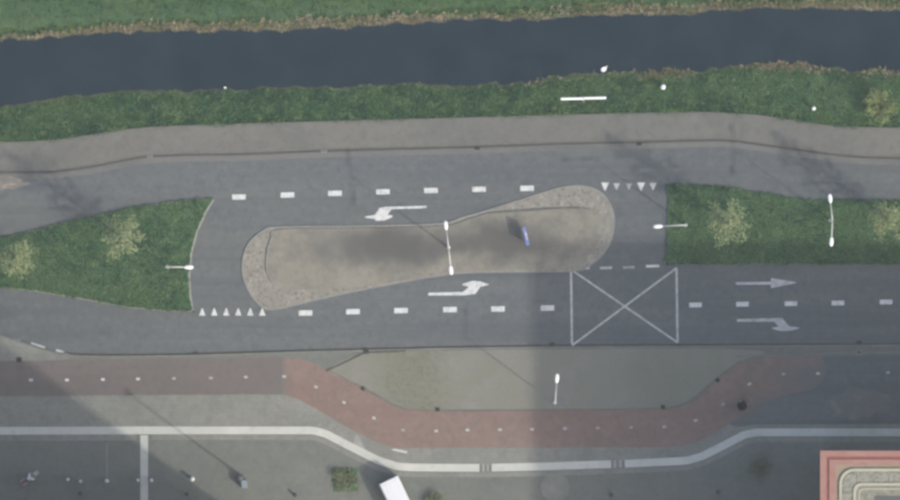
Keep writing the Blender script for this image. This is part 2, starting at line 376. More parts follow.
KS = [(XL, 300), (-120, 318), (0, 334), (30, 344), (55, 352), (75, 355.5), (119, 356), (195, 355), (240, 353.5), (300, 351.5), (365, 350), (450, 348), (560, 346.5), (700, 346), (900, 345), (1020, 345), (XR, 345)]
def fx(line, x): return np.interp(x, [p[0] for p in line], [p[1] for p in line])
def jitter(line, amp, seed):
    r = np.random.default_rng(seed); xs = np.concatenate([[XL], np.arange(-200, 1100, 5.0), [XR]])
    ys = fx(line, xs) + np.convolve(r.normal(0, amp, len(xs)), [.25, .5, .25], 'same') + r.normal(0, amp * .4, len(xs))
    return list(zip(xs, ys))
WNj, WSj = jitter(WN, 1.6, 3), jitter(WS, 2.0, 5)
ZW = -0.55

# ground: one terrain sheet reaching the horizon, with the canal cut through it
xs = np.concatenate([[-29000, -6000], [XL], np.arange(-200, 1100, 10.0), [XR], [6000, 29000]])
rows = [(lambda x: np.full_like(x, -29000), -.06), (lambda x: np.full_like(x, -400), -.06), (lambda x: fx(WN, x) - 60, -.06), (lambda x: fx(WNj, x) - 14, -.22),
        (lambda x: fx(WNj, x), ZW), (lambda x: fx(WNj, x) + 12, -1.5), (lambda x: fx(WSj, x) - 10, -1.5),
        (lambda x: fx(WSj, x), ZW), (lambda x: fx(WSj, x) * .5 + fx(PN, x) * .5, -.25), (lambda x: fx(PN, x), -.06),
        (lambda x: fx(PN, x) + 20, -.06), (lambda x: np.full_like(x, 600), -.06), (lambda x: np.full_like(x, 29000), -.06)]
V = []; F = []
for f, z in rows:
    ys = f(xs)
    V += [P(x, y)[:2] + (z,) for x, y in zip(xs, ys)]
nx = len(xs)
for r in range(len(rows) - 1):
    for i in range(nx - 1):
        a = r * nx + i; F.append((a, a + nx, a + nx + 1, a + 1))
me = bpy.data.meshes.new('ground'); me.from_pydata(V, [], F); me.update()
struct(link('ground', me, M['grass'], smooth=True))
struct(slab('canal_water', [(XL * 3, -60), (XR * 3, -60), (XR * 3, 140), (XL * 3, 140)], None, ZW - .0, M['water']))

# muddy waterline strips
struct(ribbon('mud_edge', [(x, y - 1.5) for x, y in WNj], 4, ZW - .3, ZW + .05, M['mud']))
struct(ribbon('mud_edge', [(x, y + 1.0) for x, y in WSj], 3.5, ZW - .3, ZW + .04, M['mud']))

def smooth_graph(line_, win=11, step=2.0):
    xg = np.arange(-240, 1141, step); yg = fx(line_, xg); h = max(1, int(win / step)) | 1
    ys_ = np.convolve(np.pad(yg, h // 2, 'edge'), np.ones(h) / h, 'valid')
    return [(XL, float(fx(line_, XL)))] + [(float(a), float(b)) for a, b in zip(xg, ys_)][::2] + [(XR, float(fx(line_, XR)))]
KNs, KSs, PNs = smooth_graph(KN, 25), smooth_graph(KS, 21), smooth_graph(PN, 25)
road = struct(slab('road', KNs + KSs[::-1], None, 0.0, M['asphalt']))
struct(slab('canal_path', PNs + [(x, y - .8) for x, y in KNs][::-1], -.1, .10, M['path']))
struct(ribbon('gutter', KNs, 1.6, -.05, .012, M['gutter'], off=-1.2))
struct(ribbon('gutter_strip', KNs, 5.0, -.03, .005, M['patch_strip'], off=-5.4))
struct(ribbon('kerb', KNs, 1.4, -.05, .115, M['kerb_dark'], off=.6))
struct(ribbon('path_edging', PNs, 1.2, -.08, .115, M['kerb_dark'], off=-.2))
# south side: everything beyond the kerb is a raised pavement
struct(slab('plaza', KSs + [(XR, 1500), (XL, 1500)], -.05, .10, M['plaza']))
struct(ribbon('gutter', [p for p in KSs if p[0] > 60], 1.6, -.05, .010, M['gutter'], off=1.4))
struct(ribbon('kerb', [p for p in KSs if p[0] > 60], 1.5, -.05, .118, M['kerb_worn'], off=-.6))

band_top = [(XL, 427.5), (0, 427), (140, 426.5), (313, 426.5), (327, 430), (352, 443), (380, 457), (398, 462.5), (412, 463.5), (480, 464), (545, 462.5), (620, 460), (685, 457), (700, 453), (722, 442), (743, 431), (756, 428.5), (900, 428.5), (XR, 428)]
lp_top = [(XL, 330), (0, 361), (20, 361), (60, 360), (119, 359.5), (195, 358.5), (240, 358), (282, 357.5)]
lp_bot = [(282, 394.5), (240, 394), (120, 395), (0, 396), (XL, 396)]
red_top = [(282, 357.5), (305, 360), (327, 370), (356, 385), (388, 403), (402, 409), (415, 410.5), (460, 411), (560, 410.5), (650, 409.5), (675, 407.5), (692, 401.5), (712, 384), (735, 366), (752, 359.5), (768, 357), (822, 356)]
red_bot = [(826, 374), (815, 388), (790, 394), (765, 403), (742, 416), (718, 431), (690, 444), (660, 447), (560, 447.5), (460, 447.5), (405, 448), (388, 446), (372, 440), (350, 429), (330, 417), (310, 405.5), (298, 399), (282, 394.5)]
lane_r = [(822, 356), (900, 355), (XR, 354), (XR, 423), (900, 424), (757, 424.5), (737, 427), (728, 424), (742, 415), (765, 402), (790, 393), (815, 387), (826, 373)]
# footway strip between the cycle path and the pale stone band
foot = [(XL, 396)] + [(p[0], p[1]) for p in lp_bot[::-1][1:]] + [(p[0], p[1]) for p in red_bot[::-1][1:9]] + [(660, 447), (690, 444), (718, 431), (742, 416), (747, 414), (757, 424.5), (900, 424), (XR, 423)] + [(x, y + 1) for x, y in band_top[::-1]]
struct(slab('footway', foot, None, .104, M['footway']))
wedge = [(XL, 303), (-120, 321), (0, 336), (30, 346), (55, 354), (75, 357.5), (60, 360), (20, 361), (0, 361), (XL, 330)]
struct(slab('footway', wedge, None, .104, M['footway']))
struct(slab('cycle_path', lp_top + lp_bot, None, .108, M['lane']))
struct(slab('red_cycle_path', smooth_line(red_top, 4) + smooth_line(red_bot, 4)[:-1], None, .110, M['red']))
struct(slab('asphalt_pavement', lane_r, None, .106, M['asphalt']))
verge = [(328, 370), (365, 352.5), (405, 350.8), (560, 349.2), (700, 348.6), (764, 351.5), (750, 357.5), (734, 364), (710, 383), (690, 399.5), (674, 405.5), (650, 408), (560, 409), (460, 409.5), (416, 409), (403, 407), (389, 401), (357, 383.5)]
struct(slab('verge', smooth_line(verge, 3, True), None, .112, M['verge']))
struct(ribbon('edging', [(326, 371), (365, 352.5), (406, 350.8)], 1.8, .05, .125, M['gutter']))
struct(ribbon('edging', smooth_line(red_top[2:14], 5), 1.1, .05, .122, M['kerb_dark'], off=.6))
struct(ribbon('edging', [(XL, 396), (0, 396), (120, 395), (240, 394), (281, 394.3)], 1.1, .05, .118, M['kerb_dark']))
struct(ribbon('edging', [(735, 356.5), (800, 354.8), (858, 352.5), (XR, 351)], 1.3, .05, .118, M['kerb_worn']))

# pale stone band across the plaza, in three lengths with drain slots between them, and its branch
bt = [(x, y) for x, y in band_top]
def band_outline(x0, x1, w0=7.8):
    s = smooth_graph(bt, 6); mid = [p for p in s if x0 < p[0] < x1]
    ys = lambda x: float(fx(s, x))
    s = [(x0, ys(x0))] + mid + [(x1, ys(x1))]
    low = [(x, -y) for x, y in offset_line([(x, -y) for x, y in s], -w0)]
    return s + low[::-1]
band = struct(slab('stone_band', band_outline(XL, 479.5), .05, .13, M['band']))
for x0, x1 in ((491.5, 611), (624.5, XR)):
    struct(slab('stone_band', band_outline(x0, x1), .05, .13, M['band']))
for x0, x1 in ((482, 484.5), (486.5, 489), (613.2, 616.5), (618.5, 622)):
    struct(slab('slot_stone', band_outline(x0, x1), .05, .128, M['kerb']))
struct(slab('stone_band', [(140.3, 435.2), (148, 435.2), (148.4, 900), (140.7, 900)], .05, .126, M['band']))
# darker gutter course just south of the band
lowb = [(x, -y) for x, y in offset_line([(x, -y) for x, y in smooth_graph(bt, 6)], -11)]
struct(ribbon('paving_course', [p for p in lowb if p[0] < 140], 6.0, .05, .106, M['footway']))
struct(ribbon('paving_course', [p for p in lowb if 149 < p[0]], 5.0, .05, .106, M['footway']))
# small pale slabs beside the band
struct(slab('pale_slab', [(355, 434.5), (359, 436), (366, 451), (360, 448), (354, 444)], None, .1165, M['kerb']))
struct(slab('pale_slab', [(391, 449.8), (395, 448.6), (408, 451.5), (406, 453.5)], None, .1165, M['band']))
# patched, mottled area on the asphalt pavement, joint and stain on the canal path
def blob(cx, cy, rx, ry, seed, n=22, j=.25):
    r = np.random.default_rng(seed)
    return [(cx + rx * (1 + r.uniform(-j, j)) * math.cos(2 * math.pi * k / n), cy + ry * (1 + r.uniform(-j, j)) * math.sin(2 * math.pi * k / n)) for k in range(n)]
M['patch'] = material('patched_asphalt', (.122, .119, .114), .92, [((.165, .163, .156), .8, 1.6, .52, .66, 5), ((.11, .112, .11), .8, .7, .45, .65, 4)], bump=(20, .4, .01))
M['rust'] = material('gravelly_patch', (.165, .148, .13), .95, [((.28, .23, .185), .9, (.9, 2.5, 1), .5, .64, 4), ((.12, .115, .105), .7, 1.0, .45, .65, 4)], bump=(14, .5, .02))
struct(slab('asphalt_patch', smooth_line(blob(858, 404, 30, 15, 2), 3, True), None, .1105, M['patch']))
struct(slab('gravel_patch', smooth_line(blob(3, 183, 22, 6.5, 4), 3, True), None, .0095, M['rust']))

# ------------------------------------------------------------------ traffic islands
gl = [(XL, 262), (-60, 251), (10, 237), (24, 233.5), (60, 224), (96, 217), (134, 208.5), (168, 203), (200, 199.8), (213, 199), (205, 212), (196, 232), (190.5, 253), (188.5, 275), (189.5, 295), (192, 310.5), (160, 309.5), (130, 306.5), (75, 297), (40, 291), (0, 286), (-60, 280), (XL, 264)]
gr = [(XR, 203), (900, 201.5), (820, 200.5), (790, 198), (760, 193), (720, 187.5), (690, 185.5), (666, 185), (668.5, 200), (668, 222), (667, 243), (665, 262.5), (760, 263.2), (900, 263), (XR, 263)]
for nm, g_ in (('grass_island', gl), ('grass_island', gr)):
    struct(slab(nm, g_, -.05, .13, M['grass']))
M['kerb_soft'] = material('weathered_kerb', (.205, .20, .185), .9, [((.15, .15, .138), .7, .6, .45, .7, 4), ((.26, .25, .225), .6, 1.4, .5, .7, 3)], bump=(20, .3, .005))
struct(ribbon('kerb', gl[9:16], 1.7, -.05, .12, M['kerb'], off=.8))
struct(ribbon('kerb', gl[15:], 1.5, -.05, .12, M['kerb_soft'], off=.7))
struct(ribbon('kerb', gl[:10], 1.0, -.05, .12, M['kerb_dark'], off=.4))
struct(ribbon('kerb', gr[7:12], 1.6, -.05, .12, M['kerb_soft'], off=.8))
struct(ribbon('kerb', gr[11:], 1.1, -.05, .12, M['kerb_soft'], off=.6))
struct(ribbon('kerb', gr[:8], 1.1, -.05, .12, M['kerb_dark'], off=.5))

isl = [(278, 227.5), (360, 226.3), (440, 224), (462, 218), (490, 210), (520, 200.5), (548, 191.5), (566, 187), (582, 186), (596, 190), (607, 199.5), (613, 213), (613.5, 228), (609, 244), (600, 257), (588, 266), (575, 270.5), (520, 271.5), (470, 272.3), (438, 275.5), (390, 284), (340, 294), (300, 303.5), (275, 309), (264, 307.5), (253, 297), (245.5, 283), (242.5, 268), (245, 252), (252, 240), (264, 231)]
isl_s = smooth_line(isl, 4, True)
struct(slab('cobbled_apron', isl_s, -.05, .06, M['cobble']))
struct(ribbon('island_edging', isl_s, 1.5, -.05, .068, M['kerb_soft'], closed=True, off=.3))
plat = [(279, 229.5), (360, 228), (440, 226), (466, 220), (488, 213.5), (520, 211), (560, 208.5), (580, 208), (596, 211), (602, 221), (600, 238), (590, 254), (572, 266.5), (520, 269.5), (470, 270.5), (436, 273.5), (395, 281.5), (360, 287), (325, 289), (290, 289.5), (275, 285.5), (267.5, 273), (267, 256), (271, 240)]
plat_s = smooth_line(plat, 4, True)
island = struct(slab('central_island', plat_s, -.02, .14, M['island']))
struct(ribbon('island_kerb', smooth_line(plat[20:] + plat[:1], 5), 1.4, .0, .155, M['kerb_soft']))
struct(ribbon('island_kerb', smooth_line(plat[4:8], 5), 1.6, .0, .15, M['kerb_dark']))  # ledge shadow put into the dark colour of this strip
# ------------------------------------------------------------------ painted markings: parts of the road
def mark(name, pxs, mat='paint', z=.006, parent=road):
    return slab(name, pxs, None, z, M[mat], parent)
def dash(cx, cy, wd=13.5, h=5.2, sk=-.015, mat='paint', name='lane_dash'):
    return mark(name, [(cx - wd / 2, cy - h / 2 - sk * wd / 2), (cx + wd / 2, cy - h / 2 + sk * wd / 2), (cx + wd / 2, cy + h / 2 + sk * wd / 2), (cx - wd / 2, cy + h / 2 - sk * wd / 2)], mat)
for c in ((239, 197), (287.5, 195), (335, 193.3), (383, 191.8), (431, 190.5), (479, 189.3), (527, 188.3)): dash(*c)
for c in ((305.5, 313), (353, 311.7), (401, 310.6), (450, 309.6), (498, 309), (547.5, 308)): dash(*c)
for c in ((695.5, 305), (742.5, 304.2), (791, 303.6), (838, 303), (886, 302), (934, 301.5)): dash(*c, wd=12.5, h=4.6)
for k in range(6):
    x = 202.3 + 12 * k; mark('yield_tooth', [(x - 3.2, 315.6), (x + 3.2, 315.6), (x + .4, 308.2), (x - .4, 308.2)])
for x, mt, s in ((605, 'paint', 1.0), (616.5, 'paint_thin', .8), (629, 'paint_faint', .75), (641, 'paint', 1.0), (653, 'paint_thin', .9)):
    mark('yield_tooth', [(x - 4 * s, 186 - 3.5 * s), (x + 4 * s, 186 - 3.5 * s), (x + .5, 186 + 4.5 * s), (x - .5, 186 + 4.5 * s)], mt)
for x0, x1, y, mt in ((576.5, 589.5, 268.2, 'paint_thin'), (600, 612, 268, 'paint_thin'), (623, 634.5, 267.4, 'paint_faint'), (646, 659.5, 266.2, 'paint')):
    mark('crossing_dash', [(x0, y - 1.1), (x1, y - 1.5), (x1, y + 1.0), (x0, y + 1.3)], mt)
def line(name, a, b_, wd, mat='paint', z=.006):
    a = Vector(a); b_ = Vector(b_); d = (b_ - a).normalized(); n = Vector((-d.y, d.x)) * wd / 2
    return mark(name, [a + n, b_ + n, b_ - n, a - n], mat, z)
c0, c1, c2, c3 = (571, 269.5), (676.5, 268), (677.5, 342.5), (572, 345.5)
line('box_line', c0, c3, 2.2, 'paint_thin'); line('box_line', c1, c2, 2.2, 'paint_thin')
line('box_diagonal', c0, c2, 1.9, 'paint_thin', .0105); line('box_diagonal', c1, c3, 1.9, 'paint_thin', .015)
mark('turn_arrow', [(426.5, 205.8), (426.5, 208.2), (391.5, 209.2), (387.5, 214.8), (392.5, 215.6), (392.3, 217), (385, 220.4), (376, 220.9), (375, 219), (365, 217.6), (365, 216.6), (374.8, 215), (379.5, 208), (386, 206.8)])
mark('turn_arrow', [(428.3, 292.8), (463, 292), (469, 287), (462.5, 285), (462.8, 283.8), (473, 280.8), (480.5, 281.5), (488.5, 284.2), (488.5, 285), (480.5, 286.6), (475.5, 293.8), (464, 295.4), (428.3, 295.5)])
mark('straight_arrow', [(735.8, 282.2), (771, 281.8), (771, 278), (796, 282.2), (796, 283), (771, 288.2), (771, 284.6), (735.8, 284.8)], 'paint_thin')
mark('turn_arrow', [(737, 319), (775, 318.2), (782, 318), (789, 326.2), (799, 327.6), (799, 328.6), (789, 331), (781, 331.2), (772, 328.8), (772, 327.6), (779, 326.6), (774, 321.6), (737, 321.8)], 'paint_thin')
for a, b_ in (((6, 338), (20, 341.5)), ((31, 343.5), (45, 348)), ((56, 350.2), (69, 354.4))): line('edge_dash', a, b_, 3.0, 'paint_thin')
# small centre marks of the cycle paths
cpath = [o for o in bpy.data.objects if o.name == 'cycle_path'][0]; rpath = bpy.data.objects['red_cycle_path']; apath = bpy.data.objects['asphalt_pavement']
def dot(x, y, par, sz=2.9, mat='paint_thin', z=.116, rot=0):
    c, s = math.cos(rot), math.sin(rot); hw, hh = sz * .62, sz * .42
    mark('centre_mark', [(x + c * u - s * v, y + s * u + c * v) for u, v in ((-hw, -hh), (hw, -hh), (hw, hh), (-hw, hh))], mat, z, par)
for x, y, mt in ((-5, 379, 'paint'), (31, 380, 'paint'), (67, 380, 'paint'), (103, 379.5, 'paint'), (138, 379, 'paint'), (174, 378.5, 'paint_faint'), (211, 378, 'paint_thin'), (246, 377, 'paint_thin')): dot(x, y, cpath, mat=mt)
for x, y, r in ((284, 376.5, .1), (316, 387, .4), (344, 402.5, .5), (374, 418, .5), (403, 430, .3), (436, 431, 0), (467.5, 430, 0), (500, 429.6, 0), (532, 429.4, 0), (565, 428.6, 0), (598, 428, 0), (631, 427.4, 0), (664.5, 426.8, -.1), (695.5, 420.5, -.4), (723, 404.5, -.6), (749.5, 384, -.5), (783.5, 374, -.1)):
    dot(x, y, rpath, mat='paint_faint' if x in (403, 598, 631, 783.5, 723) else 'paint_thin', rot=r)
for x, y in ((818, 373.5), (888, 372.5), (925, 372)): dot(x, y, apath if x > 825 else rpath)

# ------------------------------------------------------------------ grass, reeds
def blades_mesh(name, cx, cy, cz, per, length, width, lean, seed):
    r = np.random.default_rng(seed); n = len(cx) * per
    bx = np.repeat(cx, per) + r.normal(0, .05, n); by = np.repeat(cy, per) + r.normal(0, .05, n); bz = np.repeat(cz, per)
    az = r.uniform(0, 2 * math.pi, n); ln = r.uniform(.55, 1.0, n) * length; le = r.uniform(.15, 1, n) * lean; wd = width * r.uniform(.6, 1.2, n)
    dx, dy = np.cos(az), np.sin(az)
    V = np.empty((n, 3, 3))
    V[:, 0] = np.stack([bx - dy * wd, by + dx * wd, bz - .03], 1); V[:, 1] = np.stack([bx + dy * wd, by - dx * wd, bz - .03], 1)
    V[:, 2] = np.stack([bx + dx * ln * np.sin(le), by + dy * ln * np.sin(le), bz + ln * np.cos(le)], 1)
    me = bpy.data.meshes.new(name); me.vertices.add(3 * n); me.vertices.foreach_set('co', V.reshape(-1))
    me.loops.add(3 * n); me.loops.foreach_set('vertex_index', np.arange(3 * n, dtype=np.int32))
    me.polygons.add(n); me.polygons.foreach_set('loop_start', np.arange(0, 3 * n, 3, dtype=np.int32)); me.polygons.foreach_set('loop_total', np.full(n, 3, dtype=np.int32))
    me.update(calc_edges=True); me.validate()
    return me
def inside(px, py, poly):
    res = np.zeros(len(px), bool); n = len(poly); j = n - 1
    for i in range(n):
        xi, yi = poly[i]; xj, yj = poly[j]
        c = ((yi > py) != (yj > py)) & (px < (xj - xi) * (py - yi) / (yj - yi + 1e-12) + xi)
        res ^= c; j = i
    return res
def bank(n, f0, f1, z0, z1, seed):
    r = np.random.default_rng(seed); x = r.uniform(-60, 960, n); u = r.uniform(0, 1, n)
    y = f0(x) + (f1(x) - f0(x)) * u
    return (x - 450) / PPM, (250 - y) / PPM, z0 + (z1 - z0) * u
# north bank
cx, cy, cz = bank(22000, lambda x: np.full_like(x, -30.0), lambda x: fx(WNj, x) - 4, -.06, -.4, 1)
stuff(link('bank_grass', blades_mesh('bank_grass', cx, cy, cz, 5, .34, .045, 1.25, 1), M['blade_north']), 'rough yellow-green grass on the far bank above the canal', 'grass')
cx, cy, cz = bank(20000, lambda x: fx(WSj, x) + 1, lambda x: fx(PN, x) - 1.2, ZW, -.06, 2)
stuff(link('bank_grass', blades_mesh('bank_grass', cx, cy, cz, 5, .32, .042, 1.25, 2), M['blade']), 'green grass strip between the canal and the path', 'grass')
for k, (g_, lab) in enumerate(((gl, 'grass on the left traffic island'), (gr, 'grass on the right traffic island'))):
    n = 20000; x = rng.uniform(-60, 960, n * 2); y = rng.uniform(185, 311, n * 2); ok = inside(x, y, g_); x, y = x[ok], y[ok]
    stuff(link('lawn_grass', blades_mesh('lawn_grass', (x - 450) / PPM, (250 - y) / PPM, np.full(len(x), .13), 5, .24, .04, 1.25, 20 + k), M['blade']), lab, 'grass')
def spill(line_, n, sd, seed, z, mat, up):
    r_ = np.random.default_rng(seed); L_ = np.array(line_); d_ = np.r_[0, np.cumsum(np.hypot(*np.diff(L_, axis=0).T))]
    q = r_.uniform(0, d_[-1], n); x_ = np.interp(q, d_, L_[:, 0]); y_ = np.interp(q, d_, L_[:, 1])
    keep = (np.sin(q * .11 + seed) + np.sin(q * .043) + r_.normal(0, .8, n) > 0) & (x_ > -60) & (x_ < 960); x_, y_ = x_[keep], y_[keep]
    y_ = y_ + r_.normal(0, sd, len(y_)) + up; x_ = x_ + r_.normal(0, sd, len(x_))
    stuff(link('edge_grass', blades_mesh('edge_grass', (x_ - 450) / PPM, (250 - y_) / PPM, np.full(len(x_), z), 5, .22, .04, 1.3, seed), mat), 'ragged grass creeping over the edge of the paving', 'grass')
spill([p for p in PNs if -100 < p[0] < 1000], 2600, 1.1, 61, .06, M['blade'], -.4)
spill(gl[1:10], 700, .8, 62, .11, M['blade'], .4); spill(gl[15:-1], 700, .8, 63, .11, M['blade'], -.4)
spill(gr[1:8], 700, .8, 64, .11, M['blade'], .4); spill(gr[11:-1], 700, .8, 65, .11, M['blade'], -.4)
# dry reeds on the far waterline, thinner on the near one
r = np.random.default_rng(9); x = r.uniform(-60, 960, 4200)
dens = .10 + .90 * np.interp(x, [0, 60, 90, 140, 150, 215, 230, 300, 420, 450, 560, 600, 660, 760, 860, 900], [.1, .25, .8, 1, .6, .5, .9, .95, .8, .15, .4, 1, .9, .8, 1, .9])
x = x[r.uniform(0, 1, len(x)) < dens]; wd = np.interp(x, [0, 80, 160, 230, 300, 430, 500, 560, 660, 800, 900], [2, 3, 6, 7, 8, 6, 4, 9, 7, 5, 9])
u = np.abs(r.normal(0, .5, len(x))); y = fx(WNj, x) - 1.5 - u * wd
stuff(link('dry_reeds', blades_mesh('dry_reeds', (x - 450) / PPM, (250 - y) / PPM, np.interp(u, [0, 1, 3], [ZW, -.25, -.1]), 5, .40, .055, 1.25, 5), M['reed']), 'dry tan reeds along the far waterline of the canal', 'reeds')
x = np.concatenate([r.normal(c, s, n) for c, s, n in ((665, 14, 150), (770, 12, 90), (800, 14, 120), (560, 30, 40), (880, 20, 50))])
y = fx(WSj, x) + r.uniform(-1, 6, len(x))
stuff(link('dry_reeds', blades_mesh('dry_reeds', (x - 450) / PPM, (250 - y) / PPM, np.full(len(x), ZW + .05), 4, .5, .04, 1.0, 6), M['reed']), 'sparse tan reeds along the near waterline of the canal', 'reeds')
# thin weeds on the verge
x = rng.uniform(330, 765, 16000); y = rng.uniform(350, 409, 16000); ok = inside(x, y, verge); x, y = x[ok], y[ok]
wgt = np.exp(-((x - 412) / 34) ** 4) + np.exp(-((x - 668) / 34) ** 4) * .30 + .03; ok = rng.uniform(0, 1, len(x)) < wgt; x, y = x[ok], y[ok]
stuff(link('verge_weeds', blades_mesh('verge_weeds', (x - 450) / PPM, (250 - y) / PPM, np.full(len(x), .112), 3, .09, .022, 1.3, 8), M['weed']), 'thin weeds sprouting on the gravel verge', 'weeds')

# ------------------------------------------------------------------ trees and shrubs
def leaves(name, pts, size, seed, mat, parent, flat=.9):
    r = np.random.default_rng(seed); n = len(pts); pts = np.asarray(pts)
    nrm = r.normal(0, 1, (n, 3)); nrm[:, 2] = np.abs(nrm[:, 2]) + flat; nrm /= np.linalg.norm(nrm, axis=1)[:, None]
    t = np.cross(nrm, r.normal(0, 1, (n, 3))); t /= np.linalg.norm(t, axis=1)[:, None]; b = np.cross(nrm, t)
    s = (size * r.uniform(.55, 1.25, n))[:, None]
    V = np.stack([pts - t * s, pts + b * s * .55, pts + t * s, pts - b * s * .55], 1).reshape(-1, 3)
    me = bpy.data.meshes.new(name); me.vertices.add(4 * n); me.vertices.foreach_set('co', V.reshape(-1))
    me.loops.add(4 * n); me.loops.foreach_set('vertex_index', np.arange(4 * n, dtype=np.int32))
    me.polygons.add(n); me.polygons.foreach_set('loop_start', np.arange(0, 4 * n, 4, dtype=np.int32)); me.polygons.foreach_set('loop_total', np.full(n, 4, dtype=np.int32))
    me.update(calc_edges=True)
    return link(name, me, mat, parent)
def tree(px, py, R, H, label, seed, mat='leaf', z0=.12, nb=46):
    r = np.random.default_rng(seed); k = .9957
    T = thing('young_tree', label, 'tree', P(px, py, z0), r.uniform(0, 6), 'young trees in spring leaf')
    mb = MB(); mb.tube([(0, 0, -.1), (.02, .01, 1.6), (-.03, .03, H * .5), (.02, 0, H * .8), (0, .02, H * .97)], [.11, .09, .065, .04, .012], 8)
    mb.build('trunk', M['bark'], T, True)
    br = MB(); pts = []
    for i in range(nb):
        f = (i + .5) / nb; z = 2.0 + (H - 2.4) * f; a = i * 2.399 + r.uniform(-.3, .3)
        prof = math.sin(math.pi * min(1, .18 + .82 * f) ** .9) if f > .35 else .8 + .2 * f / .35
        L = R * max(.22, prof) * r.uniform(.6, 1.25)
        rise = L * r.uniform(.5, .95)
        e = np.array([math.cos(a) * L, math.sin(a) * L, z + rise]); s = np.array([0, 0, z]); md = (s + e) / 2 + np.array([0, 0, -.12 * L])
        br.tube([s, md, e], [.03, .02, .006], 5)
        m_ = int(20 + 26 * L / R); u = r.beta(2.6, 1.3, m_)[:, None]
        q = s * (1 - u) ** 2 + 2 * md * u * (1 - u) + e * u ** 2 + r.normal(0, .16, (m_, 3)) * (.5 + .8 * u)
        pts.append(q)
    br.build('limbs', M['bark'], T)
    leaves('crown', np.concatenate(pts), .115, seed, M[mat], T)
    return T
tree(20, 259, 1.55, 8.8, 'yellow-green young tree at the left edge of the left grass island', 31)
tree(124.5, 239, 1.8, 9.6, 'yellow-green young tree in the middle of the left grass island', 32)
tree(726.5, 223, 1.9, 10.2, 'yellow-green young tree on the right grass island beside the crossing', 33)
tree(887, 218, 1.7, 9.4, 'yellow-green young tree at the right edge of the right grass island', 34)
def shrub(px, py, R, H, label, seed, mat, z0, n=900, name='shrub'):
    r = np.random.default_rng(seed)
    T = thing(name, label, 'shrub', P(px, py, z0))
    mb = MB(); pts = []
    for i in range(16):
        a = i * 2.399; L = R * r.uniform(.5, 1.0); e = np.array([math.cos(a) * L, math.sin(a) * L, H * r.uniform(.55, 1)])
        mb.tube([(0, 0, -.05), e * np.array([.4, .4, .6]), e], [.022, .015, .005], 5)
        u = r.uniform(.35, 1.05, n // 16)[:, None]; pts.append(e * u + r.normal(0, .11 * R + .04, (n // 16, 3)))
    mb.build('stems', M['bark'], T); leaves('foliage', np.concatenate(pts), .085, seed, M[mat], T)
    return T
shrub(880, 107, 1.35, 2.2, 'lime-green shrub on the grass strip by the canal, near the right edge', 41, 'leaf_lime', -.2, 1500)

# planting spots in the plaza
struct(slab('planting_bed', [(332, 467), (357, 468), (358, 491), (333, 492)], None, .106, M['grass']))
shrub(345, 479.5, 1.0, .5, 'green shrub in a square bed left of the white van', 42, 'leaf_green', .1, 1500)
shrub(434, 503, 1.0, .6, 'green shrub at the lower edge just right of the white van', 44, 'leaf_green', .1, 1100)
shrub(760, 467, 1.1, 1.0, 'dull bare-looking round shrub on the plaza below the bend of the pale band', 43, 'leaf_dull', .1, 620)
# round stone ring in the plaza
ring = thing('stone_ring', 'round pale stone ring set in the plaza below the long stone band', 'planter', P(555, 487))
c = [(1.2 * math.cos(2 * math.pi * k / 40), 1.2 * math.sin(2 * math.pi * k / 40)) for k in range(40)]
link('ring_infill', prism_mesh('ring_infill', c, .09, .118), M['footway'], ring)
mb = MB(); mb.lathe([(1.2, .08), (1.2, .16), (1.02, .16), (1.02, .08)], n=40); mb.build('ring_rim', M['footway'], ring)
# weathered round paving round the kerbside lamp
struct(slab('lamp_surround', smooth_line(blob(556, 402, 14, 7, 12, j=.1), 3, True), None, .1165, M['footway']))

# ------------------------------------------------------------------ street lamps
def lamp_head(mb_parent, tip_dir, start, length=.78, wid=.17, z=0.0):
    """oblong luminaire whose long axis follows tip_dir from start"""
    a = math.atan2(tip_dir[1], tip_dir[0])
    mb = MB(); mb.loft([(0, .05, .045, 0), (.06, .09, .07, 0), (.25 * length, wid * .9, .10, .01), (.6 * length, wid, .10, .01), (.9 * length, wid * .8, .075, 0), (length, wid * .35, .03, -.01)], 14)
    h = mb.build('lamp_head', M['white'], mb_parent, True); h.location = start; h.rotation_euler = (0, 0, a)
    ml = MB(); ml.loft([(.3 * length, wid * .5, .02, -.10), (.45 * length, wid * .72, .045, -.10), (.75 * length, wid * .7, .045, -.10), (.9 * length, wid * .4, .02, -.09)], 12)
    ml.build('lens', M['lens'], h, True)
    return h
def street_lamp(base, heads, H, label, name='street_lamp', group='pale street lamps', armr=.055):
    """base: pole pixel; heads: pixels of the outer tips of the luminaires"""
    z0 = .12; B = Vector(P(*base, 0)); B.z = z0
    T = thing(name, label, 'street lamp', B, 0, group)
    mb = MB(); mb.tube([(0, 0, -.12), (0, 0, 1.2), (0, 0, 1.22), (0, 0, H - .05)], [.095, .09, .07, .045], 12); mb.build('pole', M['galv'], T, True)
    mb = MB(); mb.lathe([(.16, -.02), (.16, .03), (.12, .05)], n=14); mb.build('base_plate', M['galv'], T)
    mb = MB(); mb.tube([(0, 0, H - .08), (0, 0, H + .05)], [.075, .06], 10); mb.build('collar', M['galv'], T)
    for hx, hy in heads:
        tip = Vector(P(hx, hy, H)) - B; tip.z = 0; d = tip.normalized(); L = tip.length - .72
        mb = MB(); mb.tube([(0, 0, H - .02), d * (L * .3) + Vector((0, 0, H + .02)), d * (L + .1) + Vector((0, 0, H + .06))], [armr, armr, armr * .9], 8); mb.build('arm', M['galv'], T, True)
        lamp_head(T, d, d * L + Vector((0, 0, H + .06)))
    return T
street_lamp((167.5, 266.8), [(192.5, 267.3)], 7.2, 'single street lamp on the left grass island, arm over the left crossover')
street_lamp((685.5, 225), [(654, 226.6)], 7.2, 'single street lamp on the right grass island, arm over the right crossover')
